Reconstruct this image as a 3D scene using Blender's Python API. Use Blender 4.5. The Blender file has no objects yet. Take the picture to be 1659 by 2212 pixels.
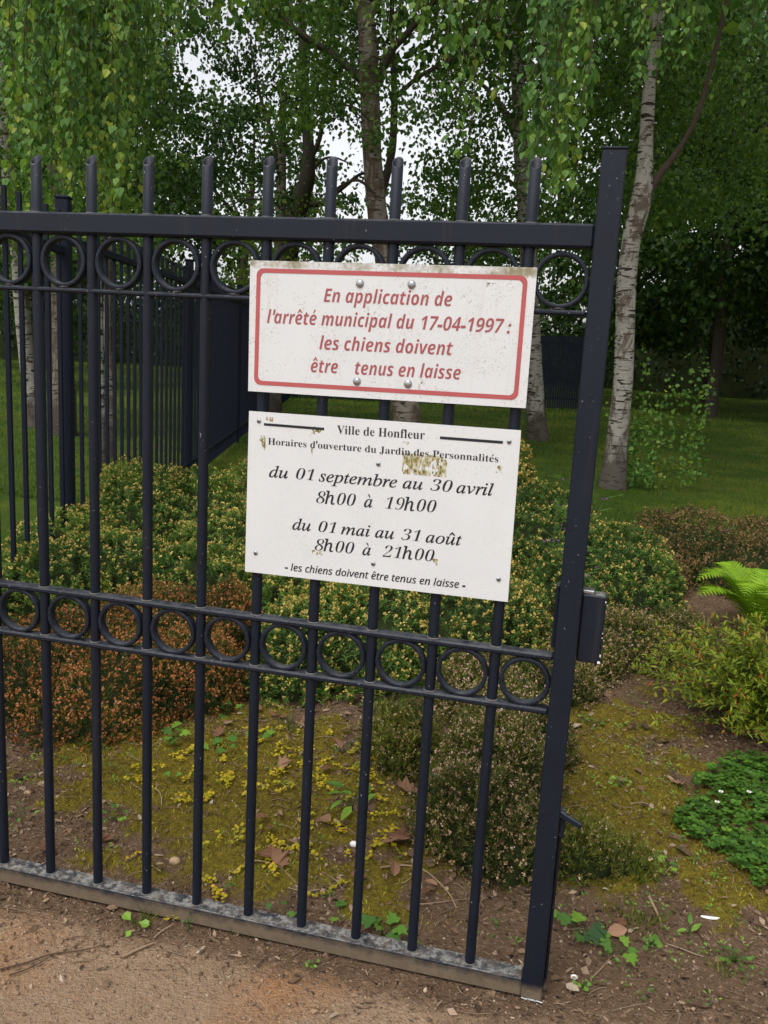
import bpy, math, random
import numpy as np
from mathutils import Vector, Matrix
random.seed(7)
RNG = np.random.default_rng(11)
SC = bpy.context.scene
COL = SC.collection

# ------------------------------------------------------------------ camera
CP = np.array([1.18301750, -1.68699415, 1.36356619])          # camera position
CM = np.array([[0.97013068, 0.23639085, 0.0544595],           # rows: right, down, forward
               [0.09705071, -0.17246621, -0.98022271],
               [-0.22232326, 0.95622945, -0.19025667]])
FV = 3400 / 1.8228                                            # focal length for a 1659 px wide picture
cam = bpy.data.cameras.new('camera')
cam.sensor_fit = 'VERTICAL'
cam.sensor_height = 36.0
cam.lens = 36.0 * 3400 / 4032
cam.clip_start = 0.05
cam.clip_end = 1000
cam_o = bpy.data.objects.new('camera', cam)
COL.objects.link(cam_o)
cam_o.matrix_world = Matrix(((CM[0][0], -CM[1][0], -CM[2][0], CP[0]),
                             (CM[0][1], -CM[1][1], -CM[2][1], CP[1]),
                             (CM[0][2], -CM[1][2], -CM[2][2], CP[2]),
                             (0, 0, 0, 1)))
SC.camera = cam_o

# ------------------------------------------------------------------ world, sun, exposure
world = bpy.data.worlds.new('World')
SC.world = world
world.use_nodes = True
wn = world.node_tree
sky = wn.nodes.new('ShaderNodeTexSky')
sky.sky_type = 'NISHITA'
sky.sun_disc = False
SUN_EL, SUN_AZ = math.radians(58), math.radians(200)          # azimuth from +Y, clockwise
sky.sun_elevation = SUN_EL
sky.sun_rotation = SUN_AZ
sky.air_density = 1.0
sky.dust_density = 3.0
sky.ozone_density = 1.0
hsv = wn.nodes.new('ShaderNodeHueSaturation')
hsv.inputs['Saturation'].default_value = 0.16                  # overcast: the blue is veiled by cloud
wn.links.new(sky.outputs[0], hsv.inputs['Color'])
wn.links.new(hsv.outputs[0], wn.nodes['Background'].inputs['Color'])
wn.nodes['Background'].inputs['Strength'].default_value = 0.13
sun = bpy.data.lights.new('sun', 'SUN')
sun.energy = 0.7
sun.angle = math.radians(25)
sun.color = (1.0, 0.985, 0.96)
sun_o = bpy.data.objects.new('sun', sun)
COL.objects.link(sun_o)
sd = Vector((math.sin(SUN_AZ) * math.cos(SUN_EL), math.cos(SUN_AZ) * math.cos(SUN_EL), math.sin(SUN_EL)))
sun_o.rotation_euler = sd.to_track_quat('Z', 'Y').to_euler()
SC.view_settings.view_transform = 'Standard'
SC.view_settings.look = 'None'
SC.view_settings.exposure = 0.90
SC.view_settings.gamma = 1.0


# ------------------------------------------------------------------ measuring helpers
def ray(u, v):
    return CM.T @ np.array([(u - 829.5) / FV, (v - 1106.0) / FV, 1.0])


def gnd(u, v, z=0.0):
    r = ray(u, v)
    return CP + r * (z - CP[2]) / r[2]


def aty(u, v, y):
    r = ray(u, v)
    return CP + r * (y - CP[1]) / r[1]


def atd(u, v, d):
    return CP + ray(u, v) * d


# ------------------------------------------------------------------ numpy noise
def _hash(ix, iy, seed):
    h = (ix.astype(np.int64) * 374761393 + iy.astype(np.int64) * 668265263 + seed * 1442695041) & 0xFFFFFFFF
    h = ((h ^ (h >> 13)) * 1274126177) & 0xFFFFFFFF
    return ((h ^ (h >> 16)) & 0xFFFF) / 65535.0


def vnoise(x, y, seed=0):
    x = np.asarray(x, float); y = np.asarray(y, float)
    ix = np.floor(x); iy = np.floor(y)
    fx = x - ix; fy = y - iy
    fx = fx * fx * (3 - 2 * fx); fy = fy * fy * (3 - 2 * fy)
    a = _hash(ix, iy, seed); b = _hash(ix + 1, iy, seed)
    c = _hash(ix, iy + 1, seed); d = _hash(ix + 1, iy + 1, seed)
    return (a * (1 - fx) + b * fx) * (1 - fy) + (c * (1 - fx) + d * fx) * fy


def fbm(x, y, seed=0, oct=4):
    s = 0; a = 0.5; t = 0
    for i in range(oct):
        s = s + a * vnoise(np.asarray(x) * 2 ** i, np.asarray(y) * 2 ** i, seed + i * 17)
        t += a; a *= 0.5
    return s / t


def sstep(a, b, x):
    t = np.clip((np.asarray(x, float) - a) / (b - a), 0, 1)
    return t * t * (3 - 2 * t)


# ------------------------------------------------------------------ mesh builders
def link(name, me, mat=None, parent=None):
    o = bpy.data.objects.new(name, me)
    COL.objects.link(o)
    if mat is not None:
        for m in (mat if isinstance(mat, (list, tuple)) else [mat]):
            me.materials.append(m)
    if parent is not None:
        o.parent = parent
    return o


def tag(o, label=None, cat=None, group=None, kind=None):
    if label: o['label'] = label
    if cat: o['category'] = cat
    if group: o['group'] = group
    if kind: o['kind'] = kind
    return o


def thing(name, label, cat, group=None, loc=(0, 0, 0)):
    o = bpy.data.objects.new(name, None)
    o.empty_display_size = 0.1
    COL.objects.link(o)
    o.location = loc
    return tag(o, label, cat, group)


class MB:
    """collects polygons of any size; build() links them as ONE mesh"""
    def __init__(s):
        s.v = []; s.f = []; s.n = 0; s.mi = []; s.t = []; s.sm = []

    def add(s, v, f, tint=None, mi=0, smooth=True):
        v = np.asarray(v, float).reshape(-1, 3)
        s.v.append(v)
        if isinstance(f, np.ndarray):
            s.f.append((f + s.n, None))
            k = len(f)
        else:
            s.f.append((None, [tuple(i + s.n for i in p) for p in f]))
            k = len(f)
        s.n += len(v)
        s.mi.append(np.full(k, mi, np.int32))
        s.sm.append(np.full(k, smooth, bool))
        s.t.append(np.full(len(v), 0.5) if tint is None else np.broadcast_to(np.asarray(tint, float), (len(v),)).copy())
        return s

    def mesh(s, name):
        me = bpy.data.meshes.new(name)
        V = np.concatenate(s.v)
        loops = []; sizes = []
        for arr, lst in s.f:
            if arr is not None:
                loops.append(arr.ravel()); sizes.append(np.full(len(arr), arr.shape[1]))
            else:
                loops.append(np.array([i for p in lst for i in p])); sizes.append(np.array([len(p) for p in lst]))
        L = np.concatenate(loops).astype(np.int32); S = np.concatenate(sizes).astype(np.int32)
        me.vertices.add(len(V)); me.vertices.foreach_set('co', V.astype(np.float32).ravel())
        me.loops.add(len(L)); me.loops.foreach_set('vertex_index', L)
        me.polygons.add(len(S))
        st = np.concatenate([[0], np.cumsum(S)[:-1]]).astype(np.int32)
        me.polygons.foreach_set('loop_start', st)
        me.polygons.foreach_set('loop_total', S)
        me.polygons.foreach_set('material_index', np.concatenate(s.mi))
        me.polygons.foreach_set('use_smooth', np.concatenate(s.sm))
        a = me.attributes.new('tint', 'FLOAT', 'POINT')
        a.data.foreach_set('value', np.concatenate(s.t).astype(np.float32))
        me.update(calc_edges=True)
        me.validate()
        return me

    def build(s, name, mat=None, parent=None, origin=None):
        if origin is not None:
            for v in s.v: v -= np.asarray(origin, float)
        o = link(name, s.mesh(name), mat, parent)
        if origin is not None: o.location = origin
        return o


BOXF = [(0, 3, 2, 1), (4, 5, 6, 7), (0, 1, 5, 4), (1, 2, 6, 5), (2, 3, 7, 6), (3, 0, 4, 7)]


def add_box(mb, a, b, bev=0.0, M=None, mi=0, tint=None):
    """box from corner a to corner b; bevelled by chamfering every edge"""
    a = np.array(a, float); b = np.array(b, float)
    if bev <= 0:
        v = np.array([[a[0], a[1], a[2]], [b[0], a[1], a[2]], [b[0], b[1], a[2]], [a[0], b[1], a[2]],
                      [a[0], a[1], b[2]], [b[0], a[1], b[2]], [b[0], b[1], b[2]], [a[0], b[1], b[2]]])
        f = BOXF
    else:
        v = []; idx = {}
        for sx in (0, 1):
            for sy in (0, 1):
                for sz in (0, 1):
                    c = np.array([b[0] if sx else a[0], b[1] if sy else a[1], b[2] if sz else a[2]])
                    s = np.array([-1 if sx else 1, -1 if sy else 1, -1 if sz else 1]) * bev
                    for ax in range(3):
                        p = c + s; p[ax] = c[ax]
                        idx[(sx, sy, sz, ax)] = len(v); v.append(p)
        v = np.array(v); f = []
        for ax in range(3):
            o1, o2 = [(1, 2), (0, 2), (0, 1)][ax]
            for s in (0, 1):
                q = []
                for p1, p2 in ((0, 0), (1, 0), (1, 1), (0, 1)):
                    k = [0, 0, 0]; k[ax] = s; k[o1] = p1; k[o2] = p2
                    q.append(idx[(*k, ax)])
                f.append(tuple(q))
            for p1 in (0, 1):
                for p2 in (0, 1):
                    k0 = [0, 0, 0]; k0[o1] = p1; k0[o2] = p2; k1 = list(k0); k1[ax] = 1
                    f.append((idx[(*k0, o1)], idx[(*k1, o1)], idx[(*k1, o2)], idx[(*k0, o2)]))
        for sx in (0, 1):
            for sy in (0, 1):
                for sz in (0, 1):
                    f.append(tuple(idx[(sx, sy, sz, ax)] for ax in range(3)))
        c = (a + b) / 2; g = []
        for p in f:
            P = v[list(p)]; n = np.cross(P[1] - P[0], P[2] - P[0])
            g.append(p if n @ (P.mean(0) - c) > 0 else p[::-1])
        f = g
    if M is not None:
        v = v @ np.array(M)[:3, :3].T + np.array(M)[:3, 3]
    mb.add(v, f, tint, mi, smooth=False)


def resample(P, n):
    """Catmull-Rom through the points"""
    P = np.asarray(P, float)
    if len(P) < 3:
        t = np.linspace(0, 1, n)[:, None]
        return P[0] * (1 - t) + P[-1] * t
    Q = np.vstack([2 * P[0] - P[1], P, 2 * P[-1] - P[-2]])
    out = []
    for s in np.linspace(0, len(P) - 1 - 1e-9, n):
        i = int(s); t = s - i
        a, b, c, d = Q[i:i + 4]
        out.append(0.5 * (2 * b + (c - a) * t + (2 * a - 5 * b + 4 * c - d) * t * t + (3 * b - a - 3 * c + d) * t ** 3))
    return np.array(out)


def add_tube(mb, P, r, seg=8, tint=None, cap=True, rough=0.0, seed=0, mi=0):
    P = np.asarray(P, float); n = len(P)
    r = np.broadcast_to(np.asarray(r, float), (n,))
    T = np.gradient(P, axis=0); T /= np.linalg.norm(T, axis=1)[:, None] + 1e-12
    ref = np.array([0, 0, 1.0]) if abs(T[0][2]) < 0.8 else np.array([0, 1.0, 0])
    X = np.cross(ref, T[0]); X /= np.linalg.norm(X)
    Xs = []
    for t in T:
        X = X - t * (X @ t); X /= np.linalg.norm(X); Xs.append(X)
    Xs = np.array(Xs); Ys = np.cross(T, Xs)
    a = np.linspace(0, 2 * np.pi, seg, endpoint=False)
    R = r[:, None] * np.ones(seg)
    if rough:
        ii, jj = np.meshgrid(np.arange(n), np.arange(seg), indexing='ij')
        k = fbm(ii * 0.35 + seed, np.abs(jj - seg / 2) * 0.7 + seed * 3, seed, 3)
        R = R * (1 + rough * (k - 0.5) * 2)
    V = P[:, None] + R[..., None] * (np.cos(a)[None, :, None] * Xs[:, None] + np.sin(a)[None, :, None] * Ys[:, None])
    i, j = np.meshgrid(np.arange(n - 1), np.arange(seg), indexing='ij')
    F = np.stack([i * seg + j, i * seg + (j + 1) % seg, (i + 1) * seg + (j + 1) % seg, (i + 1) * seg + j], -1).reshape(-1, 4)
    mb.add(V.reshape(-1, 3), F, tint, mi)
    if cap:
        mb.add(V[-1], [tuple(range(seg))], tint, mi)
        mb.add(V[0], [tuple(range(seg))[::-1]], tint, mi)


def unit(v):
    return v / (np.linalg.norm(v, axis=-1, keepdims=True) + 1e-12)


def frames(d, up=None, roll=None):
    """N rotation matrices whose columns are side, length (d), face normal"""
    d = unit(np.asarray(d, float)); N = len(d)
    up = RNG.normal(size=(N, 3)) if up is None else np.broadcast_to(np.asarray(up, float), (N, 3))
    x = unit(np.cross(d, up + 1e-4)); z = np.cross(x, d)
    if roll is not None:
        c, s = np.cos(roll)[:, None], np.sin(roll)[:, None]
        x, z = x * c + z * s, z * c - x * s
    return np.stack([x, d, z], -1)


def scatter(mb, tv, tf, Rm, pos, scale, tint, mi=0, smooth=False):
    """many copies of a small leaf template into one mesh"""
    tv = np.asarray(tv, float); tf = np.asarray(tf)
    N = len(pos)
    if N == 0: return
    sc = np.asarray(scale, float)
    sc = np.broadcast_to(sc.reshape(-1, 1) if sc.ndim == 1 else sc, (N, 3)) if sc.ndim else np.full((N, 3), float(sc))
    V = np.einsum('nij,nkj->nki', Rm, tv[None] * sc[:, None, :]) + pos[:, None]
    F = (tf[None] + (np.arange(N) * len(tv))[:, None, None]).reshape(-1, tf.shape[1])
    mb.add(V.reshape(-1, 3), F, np.repeat(np.broadcast_to(tint, (N,)), len(tv)), mi, smooth)


# leaf templates: length 1 along +Y, facing +Z
OVATE_V = [(0, 0, 0), (.40, .28, .07), (.26, .66, .05), (0, 1, -.06), (-.26, .66, .05), (-.40, .28, .07)]
OVATE_F = [(0, 1, 2, 3), (0, 3, 4, 5)]
LANCE_V = [(0, 0, 0), (.13, .30, .03), (.10, .66, .02), (0, 1, -.08), (-.10, .66, .02), (-.13, .30, .03)]
NEEDLE_V = [(-.09, 0, 0), (.09, 0, 0), (.06, .7, .04), (0, 1, 0)]
NEEDLE_F = [(0, 1, 2, 3)]
ROUND_V = [(.5 * math.sin(a), .5 - .5 * math.cos(a), .06 * math.cos(2 * a)) for a in np.linspace(0, 2 * math.pi, 8, endpoint=False)]
ROUND_F = [tuple(range(8))]
SPOON_V = [(0, 0, 0), (.16, .28, .02), (.40, .55, .06), (.30, .88, .02), (0, 1, -.06), (-.30, .88, .02), (-.40, .55, .06), (-.16, .28, .02)]
SPOON_F = [(0, 1, 2, 3, 4), (0, 4, 5, 6, 7)]
PETAL_V = [(0, 0, 0), (.36, .45, .10), (.22, .92, .16), (-.22, .92, .16), (-.36, .45, .10)]
PETAL_F = [(0, 1, 2, 3, 4)]
BLADE_V = [(-.5, 0, 0), (.5, 0, 0), (.36, .5, .0), (-.36, .5, .0), (.0, 1, .0)]
OCTA_V = [(1, 0, 0), (-1, 0, 0), (0, 1, 0), (0, -1, 0), (0, 0, 1), (0, 0, -1)]
OCTA_F = [(0, 2, 4), (2, 1, 4), (1, 3, 4), (3, 0, 4), (2, 0, 5), (1, 2, 5), (3, 1, 5), (0, 3, 5)]


# ------------------------------------------------------------------ materials
class NT:
    def __init__(s, name):
        s.m = bpy.data.materials.new(name); s.m.use_nodes = True
        s.t = s.m.node_tree; s.n = s.t.nodes
        s.b = s.n['Principled BSDF']; s.out = s.n['Material Output']

    def node(s, typ, **kw):
        n = s.n.new('ShaderNode' + typ)
        for k, v in kw.items():
            if hasattr(n, k): setattr(n, k, v)
            else: n.inputs[k].default_value = v
        return n

    def l(s, a, b): s.t.links.new(a, b)

    def coord(s, scale=(1, 1, 1)):
        g = s.node('NewGeometry'); mp = s.node('Mapping')
        mp.inputs['Scale'].default_value = scale
        s.l(g.outputs['Position'], mp.inputs['Vector'])
        return mp.outputs[0]

    def noise(s, scale, detail=4, rough=.6, vec=None, dist=0.0):
        n = s.node('TexNoise'); n.inputs['Scale'].default_value = scale
        n.inputs['Detail'].default_value = detail; n.inputs['Roughness'].default_value = rough
        n.inputs['Distortion'].default_value = dist
        if vec is not None: s.l(vec, n.inputs['Vector'])
        return n.outputs['Fac']

    def ramp(s, fac, stops, interp='LINEAR'):
        r = s.node('ValToRGB'); e = r.color_ramp; e.interpolation = interp
        while len(e.elements) > 1: e.elements.remove(e.elements[-1])
        for i, (p, c) in enumerate(stops):
            q = e.elements[0] if i == 0 else e.elements.new(p)
            q.position = p; q.color = (*c, 1) if len(c) == 3 else c
        s.l(fac, r.inputs[0])
        return r.outputs[0]

    def mask(s, fac, a, b):
        return s.ramp(fac, [(a, (0, 0, 0)), (b, (1, 1, 1))])

    def mix(s, fac, a, b, blend='MIX'):
        m = s.node('Mix', data_type='RGBA', blend_type=blend)
        for sock, val in ((m.inputs[0], fac), (m.inputs[6], a), (m.inputs[7], b)):
            if hasattr(val, 'links'): s.l(val, sock)
            elif isinstance(val, (int, float)): sock.default_value = val
            else: sock.default_value = (*val, 1)
        return m.outputs[2]

    def math(s, op, a, b=0.0, clamp=False):
        m = s.node('Math', operation=op, use_clamp=clamp)
        for sock, val in ((m.inputs[0], a), (m.inputs[1], b)):
            if hasattr(val, 'links'): s.l(val, sock)
            else: sock.default_value = val
        return m.outputs[0]

    def attr(s, name='tint'):
        return s.node('Attribute', attribute_name=name).outputs['Fac']

    def bump(s, h, strength=.3, dist=.01):
        b = s.node('Bump'); b.inputs['Strength'].default_value = strength; b.inputs['Distance'].default_value = dist
        s.l(h, b.inputs['Height']); s.l(b.outputs[0], s.b.inputs['Normal'])

    def set(s, color=None, rough=None, spec=None, metal=None):
        for k, v in (('Base Color', color), ('Roughness', rough), ('Specular IOR Level', spec), ('Metallic', metal)):
            if v is None: continue
            if hasattr(v, 'links'): s.l(v, s.b.inputs[k])
            elif isinstance(v, (int, float)): s.b.inputs[k].default_value = v
            else: s.b.inputs[k].default_value = (*v, 1)
        return s.m


def leaf_mat(name, stops, trans=.3, rough=.5, spec=.25):
    """leaf colours over the per-leaf 'tint', with light passing through the leaf"""
    t = NT(name)
    c = t.ramp(t.attr(), stops)
    t.set(c, rough, spec)
    tr = t.node('BsdfTranslucent')
    t.l(t.mix(1.0, c, (1.0, 1.05, .6), 'MULTIPLY'), tr.inputs[0])
    mx = t.node('MixShader'); mx.inputs[0].default_value = trans
    t.l(t.b.outputs[0], mx.inputs[1]); t.l(tr.outputs[0], mx.inputs[2]); t.l(mx.outputs[0], t.out.inputs[0])
    return t.m


def plain(name, color, rough=.6, spec=.3, metal=0.0, var=.25, scale=60, bump=0.0):
    t = NT(name)
    f = t.noise(scale, 4, .6, t.coord())
    c = t.mix(f, tuple(x * (1 - var) for x in color), tuple(min(1, x * (1 + var)) for x in color))
    if bump: t.bump(f, bump, .004)
    return t.set(c, rough, spec, metal)


def paint_mat(name, mud=0.0, worn=.62):
    """dark anthracite gate paint: dust on what faces up, chips, pale scuffs; mud = dried splash height"""
    t = NT(name)
    v = t.coord()
    base = t.mix(t.noise(9, 5, .6, v), (.0042, .0066, .0130), (.0085, .0125, .0230))
    fine = t.noise(260, 3, .7, v)
    base = t.mix(t.mask(fine, worn, worn + .18), base, (.022, .026, .034))
    g = t.node('NewGeometry'); sx = t.node('SeparateXYZ'); t.l(g.outputs['Normal'], sx.inputs[0])
    up = t.math('MULTIPLY', t.mask(sx.outputs[2], .45, .95), t.mask(t.noise(38, 6, .75, v), .38, .66))
    base = t.mix(t.math('MULTIPLY', up, .75), base, (.095, .097, .10))
    chips = t.math('MULTIPLY', t.mask(t.noise(150, 2, .5, v), .72, .75), t.mask(t.noise(6, 2, .5, v), .48, .62))
    base = t.mix(chips, base, (.26, .26, .25))
    streak = t.mask(t.noise(24, 4, .7, t.coord((1, 1, .05))), .60, .78)
    base = t.mix(t.math('MULTIPLY', streak, .38), base, (.045, .038, .030))
    if mud:
        sp = t.node('SeparateXYZ'); t.l(g.outputs['Position'], sp.inputs[0])
        h = t.math('ADD', t.math('MULTIPLY', sp.outputs[2], -1.0 / mud), 1.0)
        h = t.math('ADD', h, t.math('MULTIPLY', t.noise(22, 6, .75, v), .9))
        wet = t.mask(h, .62, .98)
        mudc = t.mix(t.noise(60, 5, .7, v), (.085, .063, .042), (.205, .155, .105))
        base = t.mix(t.math('MULTIPLY', wet, .92), base, mudc)
        worn = t.math('MULTIPLY', t.mask(sx.outputs[2], .7, .95), t.mask(t.noise(45, 6, .8, v), .46, .58))
        base = t.mix(t.math('MULTIPLY', worn, .8), base, (.27, .26, .245))
    t.bump(fine, .12, .002)
    rg = t.math('ADD', t.math('MULTIPLY', t.noise(13, 5, .7, v), .5), .24)
    return t.set(base, rg, .24)


M = {}
M['paint'] = paint_mat('gate_paint')
M['paint_worn'] = paint_mat('gate_paint_worn', 0.0, .50)
M['paint_low'] = paint_mat('gate_paint_muddy', .050)
M['rail_mud'] = paint_mat('bottom_rail_mud', .062)
M['fence_paint'] = plain('fence_paint', (.0045, .007, .017), .6, .2, 0, .2, 12)


def birch_bark(name, white=(.37, .345, .30), dark=(.030, .024, .018), brown=.45):
    t = NT(name)
    v = t.coord((3, 3, 3))
    c = t.mix(t.noise(3, 4, .6, v), tuple(x * .72 for x in white), white)
    lent = t.mask(t.noise(7, 3, .6, t.coord((.9, .9, 4.2)), .7), .555, .585)
    c = t.mix(lent, c, dark)
    big = t.mask(t.noise(1.9, 5, .7, t.coord((3, 3, 1.8)), .8), .62 - brown * .22, .68 - brown * .18)
    c = t.mix(t.math('MULTIPLY', big, .85), c, (.085, .058, .038))
    g = t.node('NewGeometry'); sp = t.node('SeparateXYZ'); t.l(g.outputs['Position'], sp.inputs[0])
    foot = t.math('ADD', t.math('MULTIPLY', sp.outputs[2], -1.5), t.math('MULTIPLY', t.noise(4, 5, .7, t.coord((2, 2, .7))), 1.9))
    c = t.mix(t.math('MULTIPLY', t.mask(foot, .05, .45), .85), c, (.055, .043, .032))
    t.bump(t.noise(14, 5, .7, t.coord((2, 2, 5))), .8, .03)
    return t.set(c, .75, .2)


M['birch'] = birch_bark('birch_bark')
M['birch_dark'] = birch_bark('birch_bark_old', (.24, .21, .17), (.03, .024, .02), .75)
M['bark_brown'] = plain('brown_bark', (.060, .043, .032), .85, .15, 0, .5, 18, .8)
M['bark'] = plain('dark_bark', (.045, .036, .027), .85, .2, 0, .5, 18, .8)
M['twig'] = plain('twig', (.07, .045, .03), .8, .2, 0, .4, 40)
M['leaf_near'] = leaf_mat('birch_leaf_near', [(0, (.042, .110, .028)), (.5, (.105, .215, .044)), (.85, (.20, .32, .055)), (1, (.33, .38, .06))], .45)
M['leaf_mid'] = leaf_mat('birch_leaf_mid', [(0, (.036, .090, .018)), (.6, (.098, .180, .026)), (1, (.19, .27, .036))], .45)
M['leaf_dark'] = leaf_mat('dark_leaf', [(0, (.018, .048, .010)), (.6, (.048, .098, .016)), (1, (.10, .155, .020))], .38)
M['leaf_hedge'] = leaf_mat('hedge_leaf', [(0, (.008, .020, .008)), (.7, (.018, .040, .012)), (1, (.045, .085, .016))], .2)
M['shrub_leaf'] = leaf_mat('shrub_leaf', [(0, (.050, .105, .024)), (.5, (.105, .195, .036)), (.8, (.165, .265, .042)), (1, (.23, .32, .05))], .25)
M['shrub_flower'] = leaf_mat('shrub_flower', [(0, (.26, .165, .035)), (.4, (.42, .30, .070)), (.8, (.54, .42, .11)), (1, (.66, .50, .08))], .15)
M['heath_leaf'] = leaf_mat('heather_leaf', [(0, (.026, .044, .012)), (.5, (.085, .105, .020)), (1, (.21, .22, .03))], .2)
M['heath_orange'] = leaf_mat('heather_orange', [(0, (.165, .050, .018)), (.45, (.36, .115, .034)), (.85, (.50, .195, .062)), (1, (.44, .17, .11))], .12)
M['heath_pink'] = leaf_mat('heather_pink', [(0, (.19, .105, .055)), (.5, (.42, .26, .145)), (.85, (.60, .43, .28)), (1, (.62, .40, .43))], .12)
M['heath_brown'] = leaf_mat('heather_brown', [(0, (.11, .055, .026)), (.5, (.21, .115, .050)), (1, (.31, .18, .085))], .12)
M['ivy'] = leaf_mat('ivy_leaf', [(0, (.028, .065, .028)), (.5, (.09, .20, .028)), (1, (.22, .36, .04))], .25, .4)
M['gold'] = leaf_mat('gold_leaf', [(0, (.24, .22, .014)), (.6, (.48, .38, .016)), (1, (.56, .33, .03))], .2)
M['fern'] = leaf_mat('fern_leaf', [(0, (.14, .29, .015)), (1, (.30, .47, .025))], .35)
M['spirea'] = leaf_mat('spirea_leaf', [(0, (.065, .13, .012)), (.55, (.165, .235, .018)), (.86, (.30, .32, .028)), (.97, (.34, .15, .025)), (1, (.30, .08, .02))], .3)
M['clover'] = leaf_mat('clover_leaf', [(0, (.030, .080, .012)), (.6, (.068, .160, .018)), (1, (.15, .27, .03))], .22)
M['grass'] = leaf_mat('grass_blade', [(0, (.026, .062, .006)), (.6, (.065, .115, .009)), (1, (.16, .19, .018))], .25)
M['moss'] = leaf_mat('moss_tuft', [(0, (.080, .054, .012)), (.45, (.21, .160, .020)), (.80, (.38, .30, .026)), (1, (.20, .27, .03))], .1, .8)
M['litter'] = leaf_mat('litter', [(0, (.055, .034, .022)), (.5, (.17, .105, .062)), (.85, (.31, .22, .145)), (1, (.38, .31, .22))], .08, .8)
M['deadleaf'] = leaf_mat('dead_leaf', [(0, (.10, .045, .022)), (.5, (.20, .10, .055)), (1, (.34, .20, .12))], .12, .7)
M['white'] = plain('white_petal', (.75, .74, .70), .6, .3, 0, .05)
M['stone'] = plain('pale_stone', (.36, .25, .15), .85, .2, 0, .3, 50, .5)
M['stick'] = plain('dry_stick', (.28, .19, .12), .85, .2, 0, .35, 60, .5)
M['twig_dark'] = plain('dark_twig', (.075, .045, .03), .85, .2, 0, .35, 60, .5)
M['steel'] = plain('galvanised_steel', (.36, .37, .37), .38, .5, .9, .3, 160)
M['red'] = plain('faded_red_film', (.40, .085, .085), .5, .35, 0, .10, 30)
M['red_text'] = plain('faded_red_letters', (.32, .075, .08), .5, .35, 0, .16, 90)
M['ink'] = plain('black_letters', (.012, .013, .017), .5, .35, 0, .2, 60)
M['glue'] = leaf_mat('glue_residue', [(0, (.13, .105, .03)), (.5, (.33, .29, .13)), (1, (.50, .47, .38))], .0, .8)
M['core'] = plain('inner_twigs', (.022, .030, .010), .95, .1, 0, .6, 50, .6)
M['purple'] = plain('purple_petal', (.20, .05, .28), .6, .2)


def sign_mat(name, algae, z0, z1):
    t = NT(name)
    v = t.coord()
    c = t.mix(t.noise(7, 4, .6, v), (.575, .58, .58), (.655, .66, .66))
    speck = t.math('MULTIPLY', t.mask(t.noise(300, 3, .7, v), .57, .66), t.mask(t.noise(11, 4, .7, v), .42, .62))
    c = t.mix(t.math('MULTIPLY', speck, .75 if algae else .3), c, (.20, .17, .11))
    if algae:
        g = t.node('NewGeometry'); sp = t.node('SeparateXYZ'); t.l(g.outputs['Position'], sp.inputs[0])
        h = t.math('MULTIPLY', t.math('SUBTRACT', sp.outputs[2], z1 - .016), 1 / .016)
        a = t.math('ADD', h, t.math('MULTIPLY', t.noise(60, 6, .8, t.coord((1, 1, .5))), 1.6))
        a2 = t.math('MULTIPLY', t.mask(t.noise(16, 4, .7, v), .44, .60), t.mask(a, .62, 1.0))
        c = t.mix(t.math('MULTIPLY', t.math('MULTIPLY', t.mask(a, .6, 1.15), t.mask(t.noise(120, 5, .8, v), .48, .62)), .55), c, (.30, .26, .17))
        c = t.mix(t.math('MULTIPLY', a2, .8), c, (.17, .135, .035))
        drip = t.math('MULTIPLY', t.mask(t.noise(30, 4, .7, t.coord((1, 1, .12))), .58, .74), .22)
        c = t.mix(drip, c, (.44, .39, .29))
    return t.set(c, .42, .35)


# ------------------------------------------------------------------ the ground
def edge_path(x):   # where the trodden path meets the soil
    return -0.05 + .22 * sstep(1.0, 1.75, x) + .05 * (fbm(np.asarray(x) * 3.0, 0 * np.asarray(x), 5) - .5)


def moss_mask(x, y):
    def blob(cx, cy, rx, ry): return np.exp(-(((x - cx) / rx) ** 2 + ((y - cy) / ry) ** 2))
    m = 1.15 * blob(.35, .62, .58, .40) + blob(-.05, .45, .35, .22) * .8 + blob(.10, .95, .3, .25) + blob(1.38, 1.25, .36, .60) + blob(1.48, .62, .22, .28) * .85 + blob(.72, .30, .22, .14) * .6
    n = fbm(x * 8, y * 8, 21, 6)
    return np.clip(m * .80 + (n - .5) * 2.6, 0, 1) * sstep(.02, .12, y) * sstep(.05, .3, m)


def height(x, y):
    ed = edge_path(x)
    bed = sstep(0, .5, y - ed) * (1 - sstep(4.2, 5.2, y))
    h = .007 * (fbm(x * 2, y * 2, 3, 3) - .5) + .004 * (fbm(x * 16, y * 16, 8, 3) - .5) * (1 - sstep(6, 9, np.abs(x - .5)))
    h = h + bed * (.06 * (fbm(x * 2.6, y * 2.6, 31, 4) - .5) + .030 * (fbm(x * 17, y * 17, 41, 4) - .5))
    h = h + .011 * (fbm(x * 55, y * 55, 61, 2) - .5) * sstep(0, .1, y - ed) * (1 - sstep(3, 4, y))
    h = h + .020 * moss_mask(x, y) * (1 - sstep(3, 4, y))
    far = sstep(6, 30, y)
    return h + far * .3 * (fbm(x * .12, y * .12, 77, 3) - .5)


def axis(parts):
    out = [np.arange(a, b, s) for a, b, s in parts]
    return np.concatenate(out + [[parts[-1][1]]])


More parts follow.
